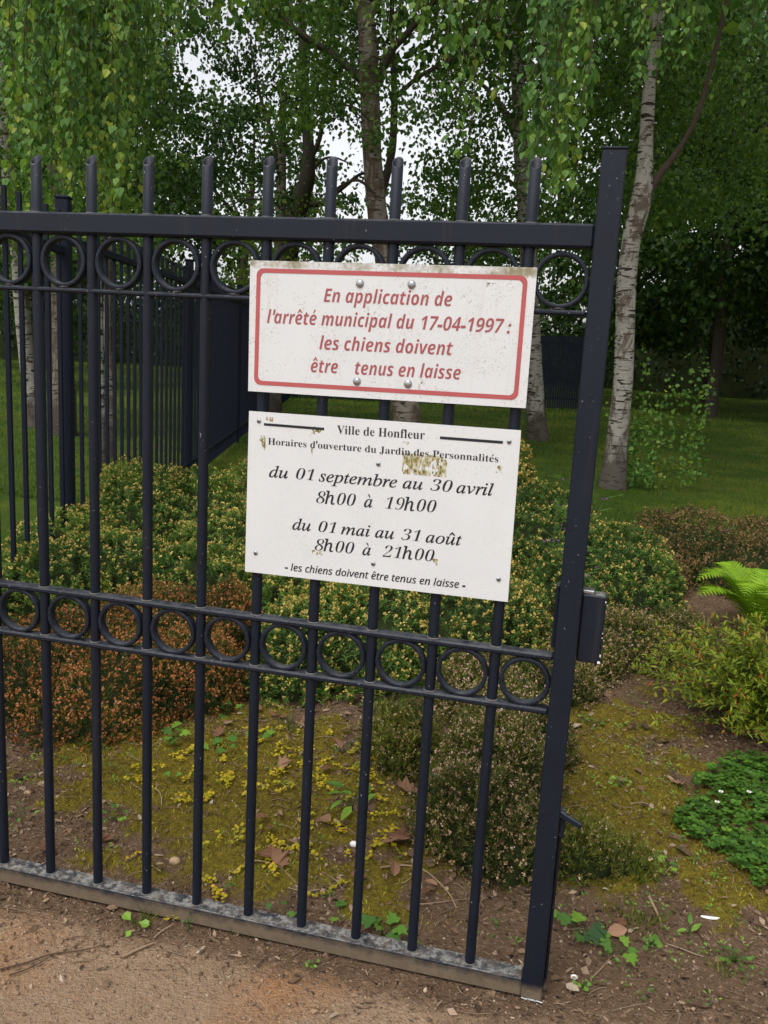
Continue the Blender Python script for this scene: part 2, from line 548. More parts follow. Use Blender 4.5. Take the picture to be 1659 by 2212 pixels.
gx = axis([(-160, -30, 10), (-30, -8, 1.0), (-8, -1.6, .2), (-1.6, 3.0, .0115), (3.0, 8, .2), (8, 30, 1.0), (30, 160, 10)])
gy = axis([(-60, -6, 6), (-6, -1.2, .2), (-1.2, 2.4, .0115), (2.4, 5.0, .04), (5.0, 14, .25), (14, 50, 1.0), (50, 260, 10)])
GX, GY = np.meshgrid(gx, gy, indexing='ij')
GZ = height(GX, GY)
nx, ny = GX.shape
ii, jj = np.meshgrid(np.arange(nx - 1), np.arange(ny - 1), indexing='ij')
GF = np.stack([ii * ny + jj, (ii + 1) * ny + jj, (ii + 1) * ny + jj + 1, ii * ny + jj + 1], -1).reshape(-1, 4)
fx = GX.ravel()[GF].mean(1); fy = GY.ravel()[GF].mean(1)
pe = edge_path(fx) + .03 * (fbm(fx * 20, fy * 20, 9, 3) - .5)
lawn_edge = 4.6 + .5 * (fbm(fx * .8, fy * 0, 12) - .5)
cls = np.where(fy < pe, 0, np.where((fy < lawn_edge) & (fx > -2.2) & (fx < 4.2), 1, 2))


def ground_mats():
    t = NT('earth')
    v = t.coord()
    pm = t.attr('path_mix'); ms = t.attr('moss_mix')
    pathc = t.mix(t.noise(3.5, 5, .6, v), (.285, .182, .108), (.42, .285, .180))
    pathc = t.mix(t.mask(t.noise(2.1, 3, .5, v), .58, .80), pathc, (.40, .19, .080))
    pathc = t.mix(t.mask(t.noise(95, 4, .7, v), .55, .66), pathc, (.43, .33, .24))
    pathc = t.mix(t.mask(t.noise(70, 4, .7, v), .58, .68), pathc, (.085, .052, .034))
    pathc = t.mix(t.math('MULTIPLY', t.mask(t.noise(14, 5, .7, v), .5, .7), .35), pathc, (.20, .115, .062))
    soil = t.mix(t.noise(12, 6, .7, v), (.080, .046, .026), (.23, .145, .086))
    soil = t.mix(t.mask(t.noise(75, 4, .7, v), .56, .64), soil, (.29, .21, .15))
    soil = t.mix(t.mask(t.noise(50, 4, .7, v), .56, .66), soil, (.020, .013, .009))
    moss = t.mix(t.mask(t.noise(55, 5, .8, v), .3, .7), (.070, .050, .009), (.27, .210, .022))
    ms2 = t.mask(t.math('ADD', ms, t.math('MULTIPLY', t.math('SUBTRACT', t.noise(40, 5, .7, v), .5), .7)), .30, .55)
    c = t.mix(ms2, soil, moss)
    pm2 = t.mask(t.math('ADD', pm, t.math('MULTIPLY', t.math('SUBTRACT', t.noise(26, 5, .7, v), .5), .8)), .3, .7)
    c = t.mix(pm2, c, pathc)
    t.bump(t.math('ADD', t.noise(140, 4, .7, v), t.math('MULTIPLY', t.noise(50, 4, .7, v), 1.5)), 1.0, .012)
    earth = t.set(c, .92, .15)
    t = NT('lawn_turf')
    v = t.coord()
    c = t.mix(t.noise(5, 6, .7, v), (.020, .045, .005), (.058, .098, .009))
    c = t.mix(t.mask(t.noise(.5, 5, .7, v), .44, .62), c, (.095, .120, .012))
    c = t.mix(t.math('MULTIPLY', t.mask(t.noise(1.1, 5, .7, v), .56, .68), .7), c, (.10, .080, .030))
    t.bump(t.noise(60, 4, .7, v), .8, .03)
    return earth, t.set(c, .9, .1)


EARTH, TURF = ground_mats()
for k, (nm, mt) in enumerate((('path', EARTH), ('flower_bed_soil', EARTH), ('lawn', TURF))):
    F = GF[cls == k]
    used, inv = np.unique(F, return_inverse=True)
    V = np.stack([GX.ravel()[used], GY.ravel()[used], GZ.ravel()[used]], 1)
    mb = MB(); mb.add(V, inv.reshape(-1, 4)); me = mb.mesh(nm)
    if mt is EARTH:
        d = V[:, 1] - edge_path(V[:, 0])
        a = me.attributes.new('path_mix', 'FLOAT', 'POINT')
        wid = .10 + .22 * sstep(1.1, 1.7, V[:, 0])
        a.data.foreach_set('value', (1 - sstep(-1.7, .5, (d + .07 * (fbm(V[:, 0] * 5, V[:, 1] * 5, 25, 3) - .5)) / wid)).astype(np.float32))
        a = me.attributes.new('moss_mix', 'FLOAT', 'POINT')
        a.data.foreach_set('value', moss_mask(V[:, 0], V[:, 1]).astype(np.float32))
    tag(link(nm, me, mt), kind='structure')


def hz(x, y): return float(height(np.array([x]), np.array([y]))[0])


# ------------------------------------------------------------------ the gate
D = .13
STX0, STX1 = 1.156, 1.1995
gate = thing('gate', 'dark anthracite iron gate leaf with rings and slant-cut bars, carrying two white signs', 'gate', loc=(STX1, 0, 0))


def part(mb, name, mat, parent=None):
    parent = parent or gate
    o = mb.build(name, mat, parent)
    o.matrix_parent_inverse = Matrix.Translation(-Vector(gate.location))
    return o


def reparent(o, parent):
    o.parent = parent
    return o


mb = MB()
add_box(mb, (STX0, -.0225, .003), (STX1, .0225, 1.724), .0022)
stile = part(mb, 'stile', M['paint_low'])
mb = MB(); add_box(mb, (STX0 - .001, -.0235, 1.7245), (STX1 + .001, .0235, 1.7285), .001)
cap = mb.build('end_cap', M['paint'], stile)
mb = MB()
for k in range(14):     # weld bead and chips of the foot
    a = random.uniform(0, 1)
    add_tube(mb, [(STX0 + a * .04, -.024, .004 + random.uniform(0, .003)), (STX0 + a * .04 + .008, -.025, .004)], .002, 5)
mb.build('weld_bead', M['steel'], stile)
LX = -5 * D - .115
mb = MB(); add_box(mb, (LX - .0435, -.0225, .003), (LX, .0225, 1.724), .0022)
part(mb, 'stile', M['paint_low'])
mb = MB(); add_box(mb, (LX + .0003, -.0205, 1.555), (STX0 - .0003, .0205, 1.5975), .004)
part(mb, 'top_rail', M['paint'])


def flat_rail(z0, z1, w, name):
    mb = MB(); add_box(mb, (LX + .0003, -w, z0), (STX0 - .0003, w, z1), min(.0035, (z1 - z0) * .4))
    return part(mb, name, M['paint_worn'])


flat_rail(1.4345, 1.4447, .0115, 'ring_rail')
flat_rail(.7625, .775, .0145, 'middle_rail')
flat_rail(.6475, .660, .0145, 'middle_rail')
mb = MB()
add_box(mb, (LX + .0003, -.0245, .0075), (STX0 - .0003, .0245, .0455), .003)
add_tube(mb, [(LX + .002, -.0225, .0462), (STX0 - .002, -.0225, .0462)], .0034, 8)
part(mb, 'bottom_rail', M['rail_mud'])

# one bar: an open tube with a slanted cut
def bar_mesh():
    mb = MB(); n = 20; r, ri = .011, .0088
    a = np.linspace(0, 2 * np.pi, n, endpoint=False)
    co, si = np.cos(a), np.sin(a)
    zc = 1.7035 + .0125 * si / 1.0
    o0 = np.stack([r * co, r * si, np.full(n, .046)], 1)
    zs = [.2, .45, .70, 1.0, 1.3, 1.5]
    rings = [o0] + [np.stack([r * co, r * si, np.full(n, z)], 1) for z in zs]
    rings.append(np.stack([r * co, r * si, 1.7035 + .0125 * si], 1))
    rings.append(np.stack([ri * co, ri * si, 1.7035 + .0125 * si * ri / r], 1))
    rings.append(np.stack([ri * co, ri * si, np.full(n, 1.60)], 1))
    V = np.concatenate(rings); m = len(rings)
    i, j = np.meshgrid(np.arange(m - 1), np.arange(n), indexing='ij')
    F = np.stack([i * n + j, i * n + (j + 1) % n, (i + 1) * n + (j + 1) % n, (i + 1) * n + j], -1).reshape(-1, 4)
    mb.add(V, F)
    mb.add(rings[-1], [tuple(range(n))])
    # weld collars where the bar passes the rails
    for z in (.7758, .6608, .0462, 1.598):
        b = np.linspace(0, 2 * np.pi, 17)
        add_tube(mb, np.stack([.0118 * np.cos(b), .0118 * np.sin(b), np.full(17, z)], 1), .0017, 5, cap=False, mi=1)
    me = mb.mesh('bar')
    return me


weld = plain('dusty_weld', (.13, .122, .115), .85, .2, 0, .6, 90, .5)
BAR = bar_mesh(); BAR.materials.append(M['paint_low']); BAR.materials.append(weld)
for k in range(-5, 9):
    o = bpy.data.objects.new('bar', BAR); COL.objects.link(o)
    o.parent = gate; o.matrix_parent_inverse = Matrix.Translation(-Vector(gate.location))
    o.location = (k * D, 0, 0); o.rotation_euler = (0, 0, random.uniform(-.06, .06))


def ring_mesh(R, name='ring'):
    mb = MB(); n = 48; a = np.linspace(0, 2 * np.pi, n, endpoint=False)
    prof = [(R, -.0085), (R, .0085), (R - .0015, .0100), (R - .0075, .0100), (R - .009, .0085), (R - .009, -.0085), (R - .0075, -.0100), (R - .0015, -.0100)]
    m = len(prof)
    V = np.array([[pr * math.cos(t), py, pr * math.sin(t)] for t in a for pr, py in prof])
    i, j = np.meshgrid(np.arange(n), np.arange(m), indexing='ij')
    F = np.stack([i * m + j, i * m + (j + 1) % m, ((i + 1) % n) * m + (j + 1) % m, ((i + 1) % n) * m + j], -1).reshape(-1, 4)
    mb.add(V, F)
    for z in (-R, ):       # weld at the foot of the ring
        add_tube(mb, [(-.010, -.008, z + .001), (0, -.0095, z + .0010), (.012, -.008, z + .001)], [.0007, .0014, .0007], 5, mi=1)
    me = mb.mesh(name); me.materials.append(M['paint_worn']); me.materials.append(weld)
    return me


RING = ring_mesh(.0535)
for k in range(-5, 9):
    for zc in (1.4995, .7112):
        o = bpy.data.objects.new('ring', RING); COL.objects.link(o)
        o.parent = gate; o.matrix_parent_inverse = Matrix.Translation(-Vector(gate.location))
        x = k * D + D / 2
        s = 1.0
        if k == 8: x = (8 * D + .011 + STX0) / 2; s = .965
        o.location = (x, 0, zc + (1 - s) * .05 * -1); o.scale = (s, 1, s)
        o.rotation_euler = (0, random.uniform(-.05, .05), 0)
# lock case behind the stile
mb = MB()
add_box(mb, (STX1 + .0005, -.010, .768), (1.2465, .028, .9065), .003)
lock = part(mb, 'lock_case', M['paint_low'])
mb = MB()
add_box(mb, (STX1 + .001, -.004, .9068), (1.222, .024, .9135), .0012)
mb.build('strike_plate', M['steel'], lock)
mb = MB()
for k in range(4):
    z = random.uniform(.776, .895); w = random.uniform(.0004, .0014)
    add_box(mb, (1.2455 - w, -.0112, z), (1.2462, -.0101, z + random.uniform(.0015, .007)))
add_box(mb, (1.2410, -.0112, .7695), (1.2462, -.0101, .7740))
mb.build('chipped_edge', M['white'], lock)
mb = MB()
add_box(mb, (STX0 - .0075, .004, .785), (STX0 - .0005, .030, .915), .0015)
part(mb, 'lock_flange', M['paint'])
l0, l1 = aty(1210, 1757, -.012), aty(1256, 1786, -.030)
mb = MB()
add_box(mb, (STX1 + .0005, -.008, l0[2] - .058), (1.2125, .018, l0[2] - .004), .002)
bolt_case = part(mb, 'drop_bolt_case', M['paint_low'])
mb = MB()
dv = (l1 - l0) / np.linalg.norm(l1 - l0)
add_box(mb, (-.004, 0, -.0065), (.004, float(np.linalg.norm(l1 - l0)), .0065), .0015, M=np.column_stack([np.vstack([frames(dv[None], np.array([[0, 0, 1.0]]))[0], [0, 0, 0]]), np.append(l0, 1)]))
add_tube(mb, [l0 + (0, .02, 0), l0 - (0, .006, 0)], .006, 10)
mb.build('bolt_lever', M['paint'], bolt_case)
mb = MB(); add_tube(mb, [(1.204, .004, l0[2] - .058), (1.204, .004, .02)], .004, 8)
mb.build('bolt_rod', M['paint_low'], bolt_case)


# ------------------------------------------------------------------ lettering
def sans_bi(c):
    if 'a' <= c <= 'z': return chr(0x1D656 + ord(c) - 97)
    if 'A' <= c <= 'Z': return chr(0x1D63C + ord(c) - 65)
    if c.isdigit(): return chr(0x1D7EC + int(c))
    return c


def sans_i(c):
    if 'a' <= c <= 'z': return chr(0x1D622 + ord(c) - 97)
    if 'A' <= c <= 'Z': return chr(0x1D608 + ord(c) - 65)
    if c.isdigit(): return chr(0x1D7E2 + int(c))
    return c


def serif_i(c):
    if c == 'h': return '\u210e'
    if 'a' <= c <= 'z': return chr(0x1D44E + ord(c) - 97)
    if c.isdigit(): return chr(0x1D7CE + int(c))
    return c


def serif_b(c):
    if 'a' <= c <= 'z': return chr(0x1D41A + ord(c) - 97)
    if 'A' <= c <= 'Z': return chr(0x1D400 + ord(c) - 65)
    return c


ACC = {'é': ('e', "'"), 'ê': ('e', '^'), 'à': ('a', '`'), 'û': ('u', '^')}
_gc = {}


def glyph(body, offset):
    key = (body, offset)
    if key not in _gc:
        cu = bpy.data.curves.new('glyph', 'FONT')
        cu.body = body; cu.size = 1.0; cu.offset = offset; cu.resolution_u = 5
        ob = bpy.data.objects.new('glyph', cu); COL.objects.link(ob)
        dg = bpy.context.evaluated_depsgraph_get()
        me = bpy.data.meshes.new_from_object(ob.evaluated_get(dg))
        n = len(me.vertices)
        V = np.zeros(n * 3, np.float32); me.vertices.foreach_get('co', V)
        F = [tuple(p.vertices) for p in me.polygons]
        _gc[key] = (V.reshape(-1, 3).astype(float), F)
        COL.objects.unlink(ob); bpy.data.objects.remove(ob); bpy.data.curves.remove(cu); bpy.data.meshes.remove(me)
    return _gc[key]


def advance(ch):
    if ch == ' ': return .27
    V, _ = glyph(ch + '|', 0.0); W, _ = glyph('|', 0.0)
    return V[:, 0].max() - W[:, 0].max()


def add_text(mb, text, conv, a, b, cap, offset=0.0, digit_offset=None, shear=0.0, digit_shear=0.0, y=-.0185, lowrise=None):
    """text whose baseline runs from point a to point b (x, z), with capitals cap high"""
    capref = glyph(conv('d') if lowrise else conv('E') if conv is not serif_i else conv('d'), 0.0)[0][:, 1].max()
    s = cap / capref
    pieces = []; x = 0.0
    for ch in text:
        if ch == ' ': x += .27; continue
        base, acc = ACC.get(ch, (ch, None))
        g = conv(base)
        off = digit_offset if (digit_offset is not None and ch.isdigit()) else offset
        if ch in ":'-": off = max(offset, 0) + .022
        V, F = glyph(g, off)
        V = V.copy(); sh = digit_shear if ch.isdigit() or ch in ":'-" else shear
        V[:, 0] += sh * V[:, 1]
        V[:, 0] += x
        pieces.append((V, F))
        if acc:
            top = V[:, 1].max() + .07; cx = (V[:, 0].min() + V[:, 0].max()) / 2 + .07
            w = .07
            if acc == "'": q = [[(cx - .02, top), (cx + .03 + w, top + .17), (cx + .03 - w * .2, top + .20), (cx - .07, top)]]
            elif acc == '`': q = [[(cx + .04, top), (cx + .0, top), (cx - .11, top + .19), (cx - .02, top + .19)]]
            else: q = [[(cx - .17, top), (cx - .08, top), (cx + .01, top + .10), (cx + .01, top + .22)],
                       [(cx + .0101, top + .22), (cx + .0101, top + .10), (cx + .08, top), (cx + .17, top)]]
            for p in q:
                P = np.array([(px, py, 0) for px, py in p]); ar = np.cross(P[1] - P[0], P[2] - P[0])[2]
                pieces.append((P if ar > 0 else P[::-1], [tuple(range(len(p)))]))
        x += advance(g)
    allv = np.concatenate([p[0] for p in pieces])
    x0, x1 = allv[:, 0].min(), allv[:, 0].max()
    a = np.array(a, float); b = np.array(b, float); L = np.linalg.norm(b - a)
    e = (b - a) / L; up = np.array([-e[1], e[0]])
    sx = L / (x1 - x0)
    for V, F in pieces:
        P = a + ((V[:, 0] - x0) * sx)[:, None] * e + (V[:, 1] * s)[:, None] * up
        mb.add(np.stack([P[:, 0], np.full(len(P), y), P[:, 1]], 1), F, smooth=False)


def dome(mb, x, z, y0, r, h, slot=0, rot=0.0):
    n = 16
    a = np.linspace(0, 2 * np.pi, n, endpoint=False)
    rings = []
    for q in (0, .25, .5, .75, .93):
        rr = r * math.cos(q * math.pi / 2) ** .8; yy = y0 - h * math.sin(q * math.pi / 2)
        rings.append(np.stack([x + rr * np.cos(a), np.full(n, yy), z + rr * np.sin(a)], 1))
    V = np.concatenate(rings); m = len(rings)
    i, j = np.meshgrid(np.arange(m - 1), np.arange(n), indexing='ij')
    F = np.stack([i * n + j, i * n + (j + 1) % n, (i + 1) * n + (j + 1) % n, (i + 1) * n + j], -1).reshape(-1, 4)
    mb.add(V, F); mb.add(rings[-1], [tuple(range(n))])
    for k in range(slot):
        t = rot + k * math.pi / 2
        c, s = math.cos(t), math.sin(t)
        w, l = r * .13, r * .62
        P = [(-l, -w), (l, -w), (l, w), (-l, w)]
        V = np.array([[x + p * c - q * s, y0 - h * 1.04, z + p * s + q * c] for p, q in P])
        mb.add(V, [(0, 1, 2, 3)], mi=1, smooth=False)


def rounded(x0, z0, x1, z1, r, n=7):
    pts = []
    for cx, cz, a0 in ((x1 - r, z1 - r, 0), (x0 + r, z1 - r, 90), (x0 + r, z0 + r, 180), (x1 - r, z0 + r, 270)):
        for k in range(n):
            a = math.radians(a0 + 90 * k / (n - 1)); pts.append((cx + r * math.cos(a), cz + r * math.sin(a)))
    return pts


def flakes(mb, x0, z0, x1, z1, seed, thr=.45, cell=.0013, y=-.0183, vert=True):
    nxx = max(2, int((x1 - x0) / cell)); nz = max(2, int((z1 - z0) / cell))
    for i in range(nxx):
        for j in range(nz):
            fxx, fz = i / nxx, j / nz
            k = fbm(i * .22, j * (.10 if vert else .22), seed, 3) - .25 * max(0, abs(fxx - .5) * 2 - .6) - .5 * max(0, .35 - fz) * vnoise(i * .4, 3.3, seed)
            if k > thr:
                X = x0 + i * cell; Z = z0 + j * cell
                V = np.array([[X, y, Z], [X + cell, y, Z], [X + cell, y, Z + cell], [X, y, Z + cell]])
                mb.add(V, [(0, 1, 2, 3)], float(np.clip(.5 + (fbm(i * .5, j * .2, seed + 5, 2) - .5) * 2.4, 0, 1)), smooth=False)


def on_sign(mb, name, mat, parent):
    o = mb.build(name, mat, parent)
    o.matrix_parent_inverse = Matrix.Translation(-Vector(parent.location))
    return o


def panel(mb, corners, y0, y1):
    bl, br, tr, tl = corners
    V = [(p[0], y, p[1]) for y in (y0, y1) for p in (bl, br, tr, tl)]
    mb.add(np.array(V), [(0, 1, 2, 3), (7, 6, 5, 4), (0, 4, 5, 1), (1, 5, 6, 2), (2, 6, 7, 3), (3, 7, 4, 0)], smooth=False)


YF = -.018
# upper sign
s1 = thing('sign', 'upper white sign with red rounded border and slanted red French lettering about dogs', 'sign', 'notice signs on the gate', loc=(.777, YF, 1.2547))
mb = MB(); panel(mb, [(.4955, 1.2547), (1.0601, 1.2592), (1.0595, 1.5180), (.4930, 1.5135)], YF, -.0135)
on_sign(mb, 'panel', sign_mat('sign_white_dirty', True, 1.2547, 1.5165), s1)
mb = MB()
outer = rounded(.5078, 1.2690, 1.0438, 1.4990, .014); inner = rounded(.5163, 1.2775, 1.0353, 1.4905, .010)
n = len(outer); V = np.array([(x, YF - .0006, z + (x - .777) * .008 + .0020) for x, z in outer + inner])
mb.add(V, [(i, n + i, n + (i + 1) % n, (i + 1) % n) for i in range(n)], smooth=False)
on_sign(mb, 'border', M['red'], s1)
SB = dict(offset=-.006, digit_offset=-.006, digit_shear=.21, y=YF - .0006)
mb = MB(); add_text(mb, 'En application de', sans_bi, (.6497, 1.4390), (.9050, 1.4416), .0262, **SB); on_sign(mb, 'lettering', M['red_text'], s1)
mb = MB(); add_text(mb, "l'arrêté municipal du 17-04-1997 :", sans_bi, (.5323, 1.3928), (1.0204, 1.3972), .0262, **SB); on_sign(mb, 'lettering', M['red_text'], s1)
mb = MB(); add_text(mb, 'les chiens doivent', sans_bi, (.6446, 1.3469), (.9126, 1.3502), .0262, **SB); on_sign(mb, 'lettering', M['red_text'], s1)
mb = MB(); add_text(mb, 'être    tenus en laisse', sans_bi, (.6285, 1.3013), (.9313, 1.3052), .0262, **SB); on_sign(mb, 'lettering', M['red_text'], s1)
for x, z in ((.7218, 1.4767), (.8245, 1.4786), (.7252, 1.2888), (.8286, 1.2903)):
    mb = MB(); dome(mb, x, z, YF - .0003, .0083, .0042)
    on_sign(mb, 'bolt', M['steel'], s1)
PEEL = leaf_mat('peeled_film_grey', [(0, (.14, .13, .09)), (.5, (.36, .34, .28)), (1, (.5, .48, .43))], 0, .8)
for a_ in ((.850, 1.2715, .858, 1.297, 3, .44), (.845, 1.2625, .856, 1.268, 4, .44), (.968, 1.480, .990, 1.488, 6, .50), (.530, 1.474, .536, 1.486, 7, .48)):
    mb = MB(); flakes(mb, *a_)
    if mb.n: on_sign(mb, 'peeled_film', PEEL, s1)
# lower sign
s2 = thing('sign', 'lower white sign in black lettering giving the garden opening hours', 'sign', 'notice signs on the gate', loc=(.777, YF, .8729))
mb = MB(); panel(mb, [(.4981, .8729), (1.0574, .8749), (1.0550, 1.2164), (.4986, 1.2142)], YF, -.0145)
on_sign(mb, 'panel', sign_mat('sign_white_clean', False, .87, 1.215), s2)
mb = MB()
for (xa, za), (xb, zb), th in (((.5321, 1.1868), (.6614, 1.1868), .0052), ((.8992, 1.1877), (1.0223, 1.1882), .0054)):
    mb.add(np.array([(xa, YF - .0006, za), (xb, YF - .0006, zb), (xb, YF - .0006, zb + th), (xa, YF - .0006, za + th)]), [(0, 1, 2, 3)], smooth=False)
    on_sign(mb, 'rule_bar', M['ink'], s2); mb = MB()
SI = dict(offset=.008, digit_offset=-.020, digit_shear=.24, y=YF - .0006)
SR = dict(offset=-.007, y=YF - .0006)
mb = MB(); add_text(mb, 'Ville de Honfleur', serif_b, (.6885, 1.1819), (.8687, 1.1850), .0172, **SR); on_sign(mb, 'lettering', M['ink'], s2)
mb = MB(); add_text(mb, "Horaires d'ouverture du Jardin des Personnalités", serif_b, (.5420, 1.1486), (1.0164, 1.1517), .0138, **SR); on_sign(mb, 'lettering', M['ink'], s2)
mb = MB(); add_text(mb, 'du 01 septembre au 30 avril', serif_i, (.5462, 1.0813), (1.0119, 1.0854), .0245, **SI); on_sign(mb, 'lettering', M['ink'], s2)
mb = MB(); add_text(mb, '8h00  à  19h00', serif_i, (.6508, 1.0362), (.9014, 1.0405), .0262, **SI); on_sign(mb, 'lettering', M['ink'], s2)
mb = MB(); add_text(mb, 'du 01 mai au 31 août', serif_i, (.6011, .9756), (.9567, .9795), .0245, **SI); on_sign(mb, 'lettering', M['ink'], s2)
mb = MB(); add_text(mb, '8h00  à  21h00', serif_i, (.6520, .9365), (.9040, .9402), .0255, **SI); on_sign(mb, 'lettering', M['ink'], s2)
mb = MB(); add_text(mb, '- les chiens doivent être tenus en laisse -', sans_i, (.5879, .8865), (.9711, .8922), .0150, offset=.012, y=YF - .0006); on_sign(mb, 'lettering', M['ink'], s2)
for i, (x, z) in enumerate(((.5209, 1.1950), (1.0342, 1.1930), (.7780, 1.1278), (.7784, .9215), (.5213, .9157), (1.0357, .9191))):
    mb = MB(); dome(mb, x, z, YF - .0003, .0048, .0024, 2, .3 + i * .6)
    on_sign(mb, 'screw', [M['steel'], M['ink']], s2)
for a_ in ((.827, 1.113, .917, 1.155, 11, .36), (.5235, 1.136, .537, 1.166, 12, .44), (.536, 1.196, .553, 1.206, 13, .45), (.898, .932, .911, .9475, 14, .36), (.645, .926, .670, .937, 15, .52), (.823, 1.163, .839, 1.178, 16, .54), (1.013, 1.131, 1.026, 1.146, 17, .40), (.62, 1.172, .66, 1.204, 19, .62), (.636, 1.13, .648, 1.152, 20, .56)):
    mb = MB(); flakes(mb, *a_)
    if mb.n: on_sign(mb, 'glue_residue', M['glue'], s2)


# ------------------------------------------------------------------ background iron fence (side run, then back run)
FD = np.array([-.2674, .9636]); FN = np.array([-.9636, -.2674])
FP0 = CP[:2] + 1.50 * FN


def fpt(t): return FP0 + FD * t


fence = thing('iron_fence', 'tall dark iron bar fence running away behind the gate on the left', 'fence', loc=(*fpt(4.32), 0))
finv = Matrix.Translation(-Vector(fence.location))


def fpart(o):
    o.parent = fence; o.matrix_parent_inverse = finv
    return o


FA = math.atan2(FD[1], FD[0])
mb = MB(); add_box(mb, (-.010, -.010, .02), (.010, .010, 1.93), .002)
FBAR = mb.mesh('bar'); FBAR.materials.append(M['fence_paint'])
mb = MB(); add_box(mb, (-.032, -.032, 0), (.032, .032, 1.99), .003); add_box(mb, (-.037, -.037, 1.9905), (.037, .037, 2.005), .004)
FPOST = mb.mesh('post'); FPOST.materials.append(M['fence_paint'])
posts_t = [1.25, 4.6, 7.95, 11.3, 14.65, 18.0, 20.6]
ts = []
for a, b in zip(posts_t[:-1], posts_t[1:]):
    n = int(round((b - a) / (.168 if a < 7 else .140)))
    ts += [a + (b - a) * (k + .5) / n for k in range(n)]
ts = [t for t in ts if t > 2.4]
for t in ts[:96]:
    o = bpy.data.objects.new('bar', FBAR); COL.objects.link(o); fpart(o)
    o.location = (*fpt(t), 0); o.rotation_euler = (0, 0, FA)
mb = MB()
for t in ts[96:]:
    p = fpt(t); add_box(mb, (p[0] - .0125, p[1] - .0125, .02), (p[0] + .0125, p[1] + .0125, 1.93))
o = fpart(mb.build('far_bar', M['fence_paint'])); o['kind'] = 'stuff'
for t in posts_t[1:]:
    o = bpy.data.objects.new('post', FPOST); COL.objects.link(o); fpart(o)
    o.location = (*fpt(t), 0); o.rotation_euler = (0, 0, FA)
for a, b in zip(posts_t[:-1], posts_t[1:]):
    a = max(a, 2.2)
    for z in (1.78, .16):
        zz = z - (.06 if a < 3 and z > 1 else 0)
        mb = MB(); L = (b - a) - .085
        add_box(mb, (.0425, -.018, zz), (.0425 + L, .018, zz + .04), .003)
        o = fpart(mb.build('rail', M['fence_paint'])); o.location = (*fpt(a), 0); o.rotation_euler = (0, 0, FA)
back = thing('palisade_fence', 'dark navy close-barred fence closing the far side of the lawn behind the birch trunks', 'fence', loc=(*fpt(20.6), 0))
c0 = fpt(20.75); c1 = aty(1268, 800, 20.9)[:2]; bd = unit(c1 - c0); BL = np.linalg.norm(c1 - c0); BAng = math.atan2(bd[1], bd[0])
npan = 4
for k in range(npan):
    mb = MB(); a = BL * k / npan + .05; b = BL * (k + 1) / npan - .05
    x = a
    while x < b:
        add_box(mb, (x, -.012, .03), (x + .045, .012, 1.80 + .02 * math.sin(x * 3))); x += .062
    add_box(mb, (a, .0125, 1.6), (b, .035, 1.65)); add_box(mb, (a, .0125, .25), (b, .035, .30))
    o = mb.build('bar_panel', M['fence_paint'], back); o.location = (.1 * bd[0], .1 * bd[1], 0); o.rotation_euler = (0, 0, BAng)
for k in range(npan + 1):
    mb = MB(); add_box(mb, (-.045, -.045, 0), (.045, .045, 1.95), .004)
    o = mb.build('post', M['fence_paint'], back); p = bd * (BL * k / npan + .1); o.location = (p[0], p[1], 0)


# ------------------------------------------------------------------ trees
def vp(pts, y):
    """trunk points measured in the picture, set back at depth y"""
    return [aty(u, v, y) for u, v in pts]


def add_leaves(mb, pos, size, tint, tmpl=(OVATE_V, OVATE_F), droop=.6, spread=1.0, wid=1.0):
    N = len(pos)
    d = RNG.normal(size=(N, 3)) * spread; d[:, 2] -= droop * 1.6
    sz = size * RNG.uniform(.7, 1.3, N)
    scatter(mb, tmpl[0], tmpl[1], frames(d), pos, np.stack([sz * wid, sz, sz], 1), tint)


def clump_crown(mb, centres, radii, n_each, size, tmean=.5, tvar=.25, flat=.7, tmpl=(OVATE_V, OVATE_F)):
    for c, r in zip(centres, radii):
        n = max(4, int(n_each * RNG.uniform(.6, 1.4)))
        p = RNG.normal(size=(n, 3)) * np.array([r, r, r * flat]) * .55 + c
        add_leaves(mb, p, size, np.clip(tmean + RNG.normal(0, tvar * .6) + RNG.normal(0, tvar, n), 0, 1), tmpl)


def strand(mb_l, mb_t, tip, L, size=.05, step=.021, tmean=.5, sway=.18, tvar=.22):
    """a weeping twig: hangs from above down to its tip, leaves alternate along it"""
    n = max(6, int(L / .12))
    s = np.linspace(0, 1, n)
    a = random.uniform(0, 6.28); w = random.uniform(.3, 1.0) * sway
    P = np.zeros((n, 3))
    P[:, 0] = w * (1 - s) ** 1.6 * math.cos(a) + .02 * np.sin(s * 9 + a)
    P[:, 1] = w * (1 - s) ** 1.6 * math.sin(a) + .02 * np.cos(s * 8 + a)
    P[:, 2] = (1 - s) * L
    P += tip
    add_tube(mb_t, P, np.linspace(.0038, .0012, n), 3, cap=False)
    m = int(L / step)
    t = np.sort(RNG.uniform(0, 1, m))
    idx = t * (n - 1); i0 = np.minimum(idx.astype(int), n - 2); f = (idx - i0)[:, None]
    B = P[i0] * (1 - f) + P[i0 + 1] * f
    ang = RNG.uniform(0, 6.28, m); out = np.stack([np.cos(ang), np.sin(ang), np.zeros(m)], 1)
    B = B + out * RNG.uniform(.004, .04, m)[:, None]
    d = out * RNG.uniform(.15, .9, m)[:, None] + np.array([0, 0, -1.0])
    up = out + RNG.normal(0, .5, (m, 3)) + np.array([0, 0, .7])
    sz = size * RNG.uniform(.5, 1.35, m)
    tint = np.clip(tmean + RNG.normal(0, tvar, m) + .22 * (t - .6), 0, 1)
    scatter(mb_l, OVATE_V, OVATE_F, frames(d, up), B, sz, tint)


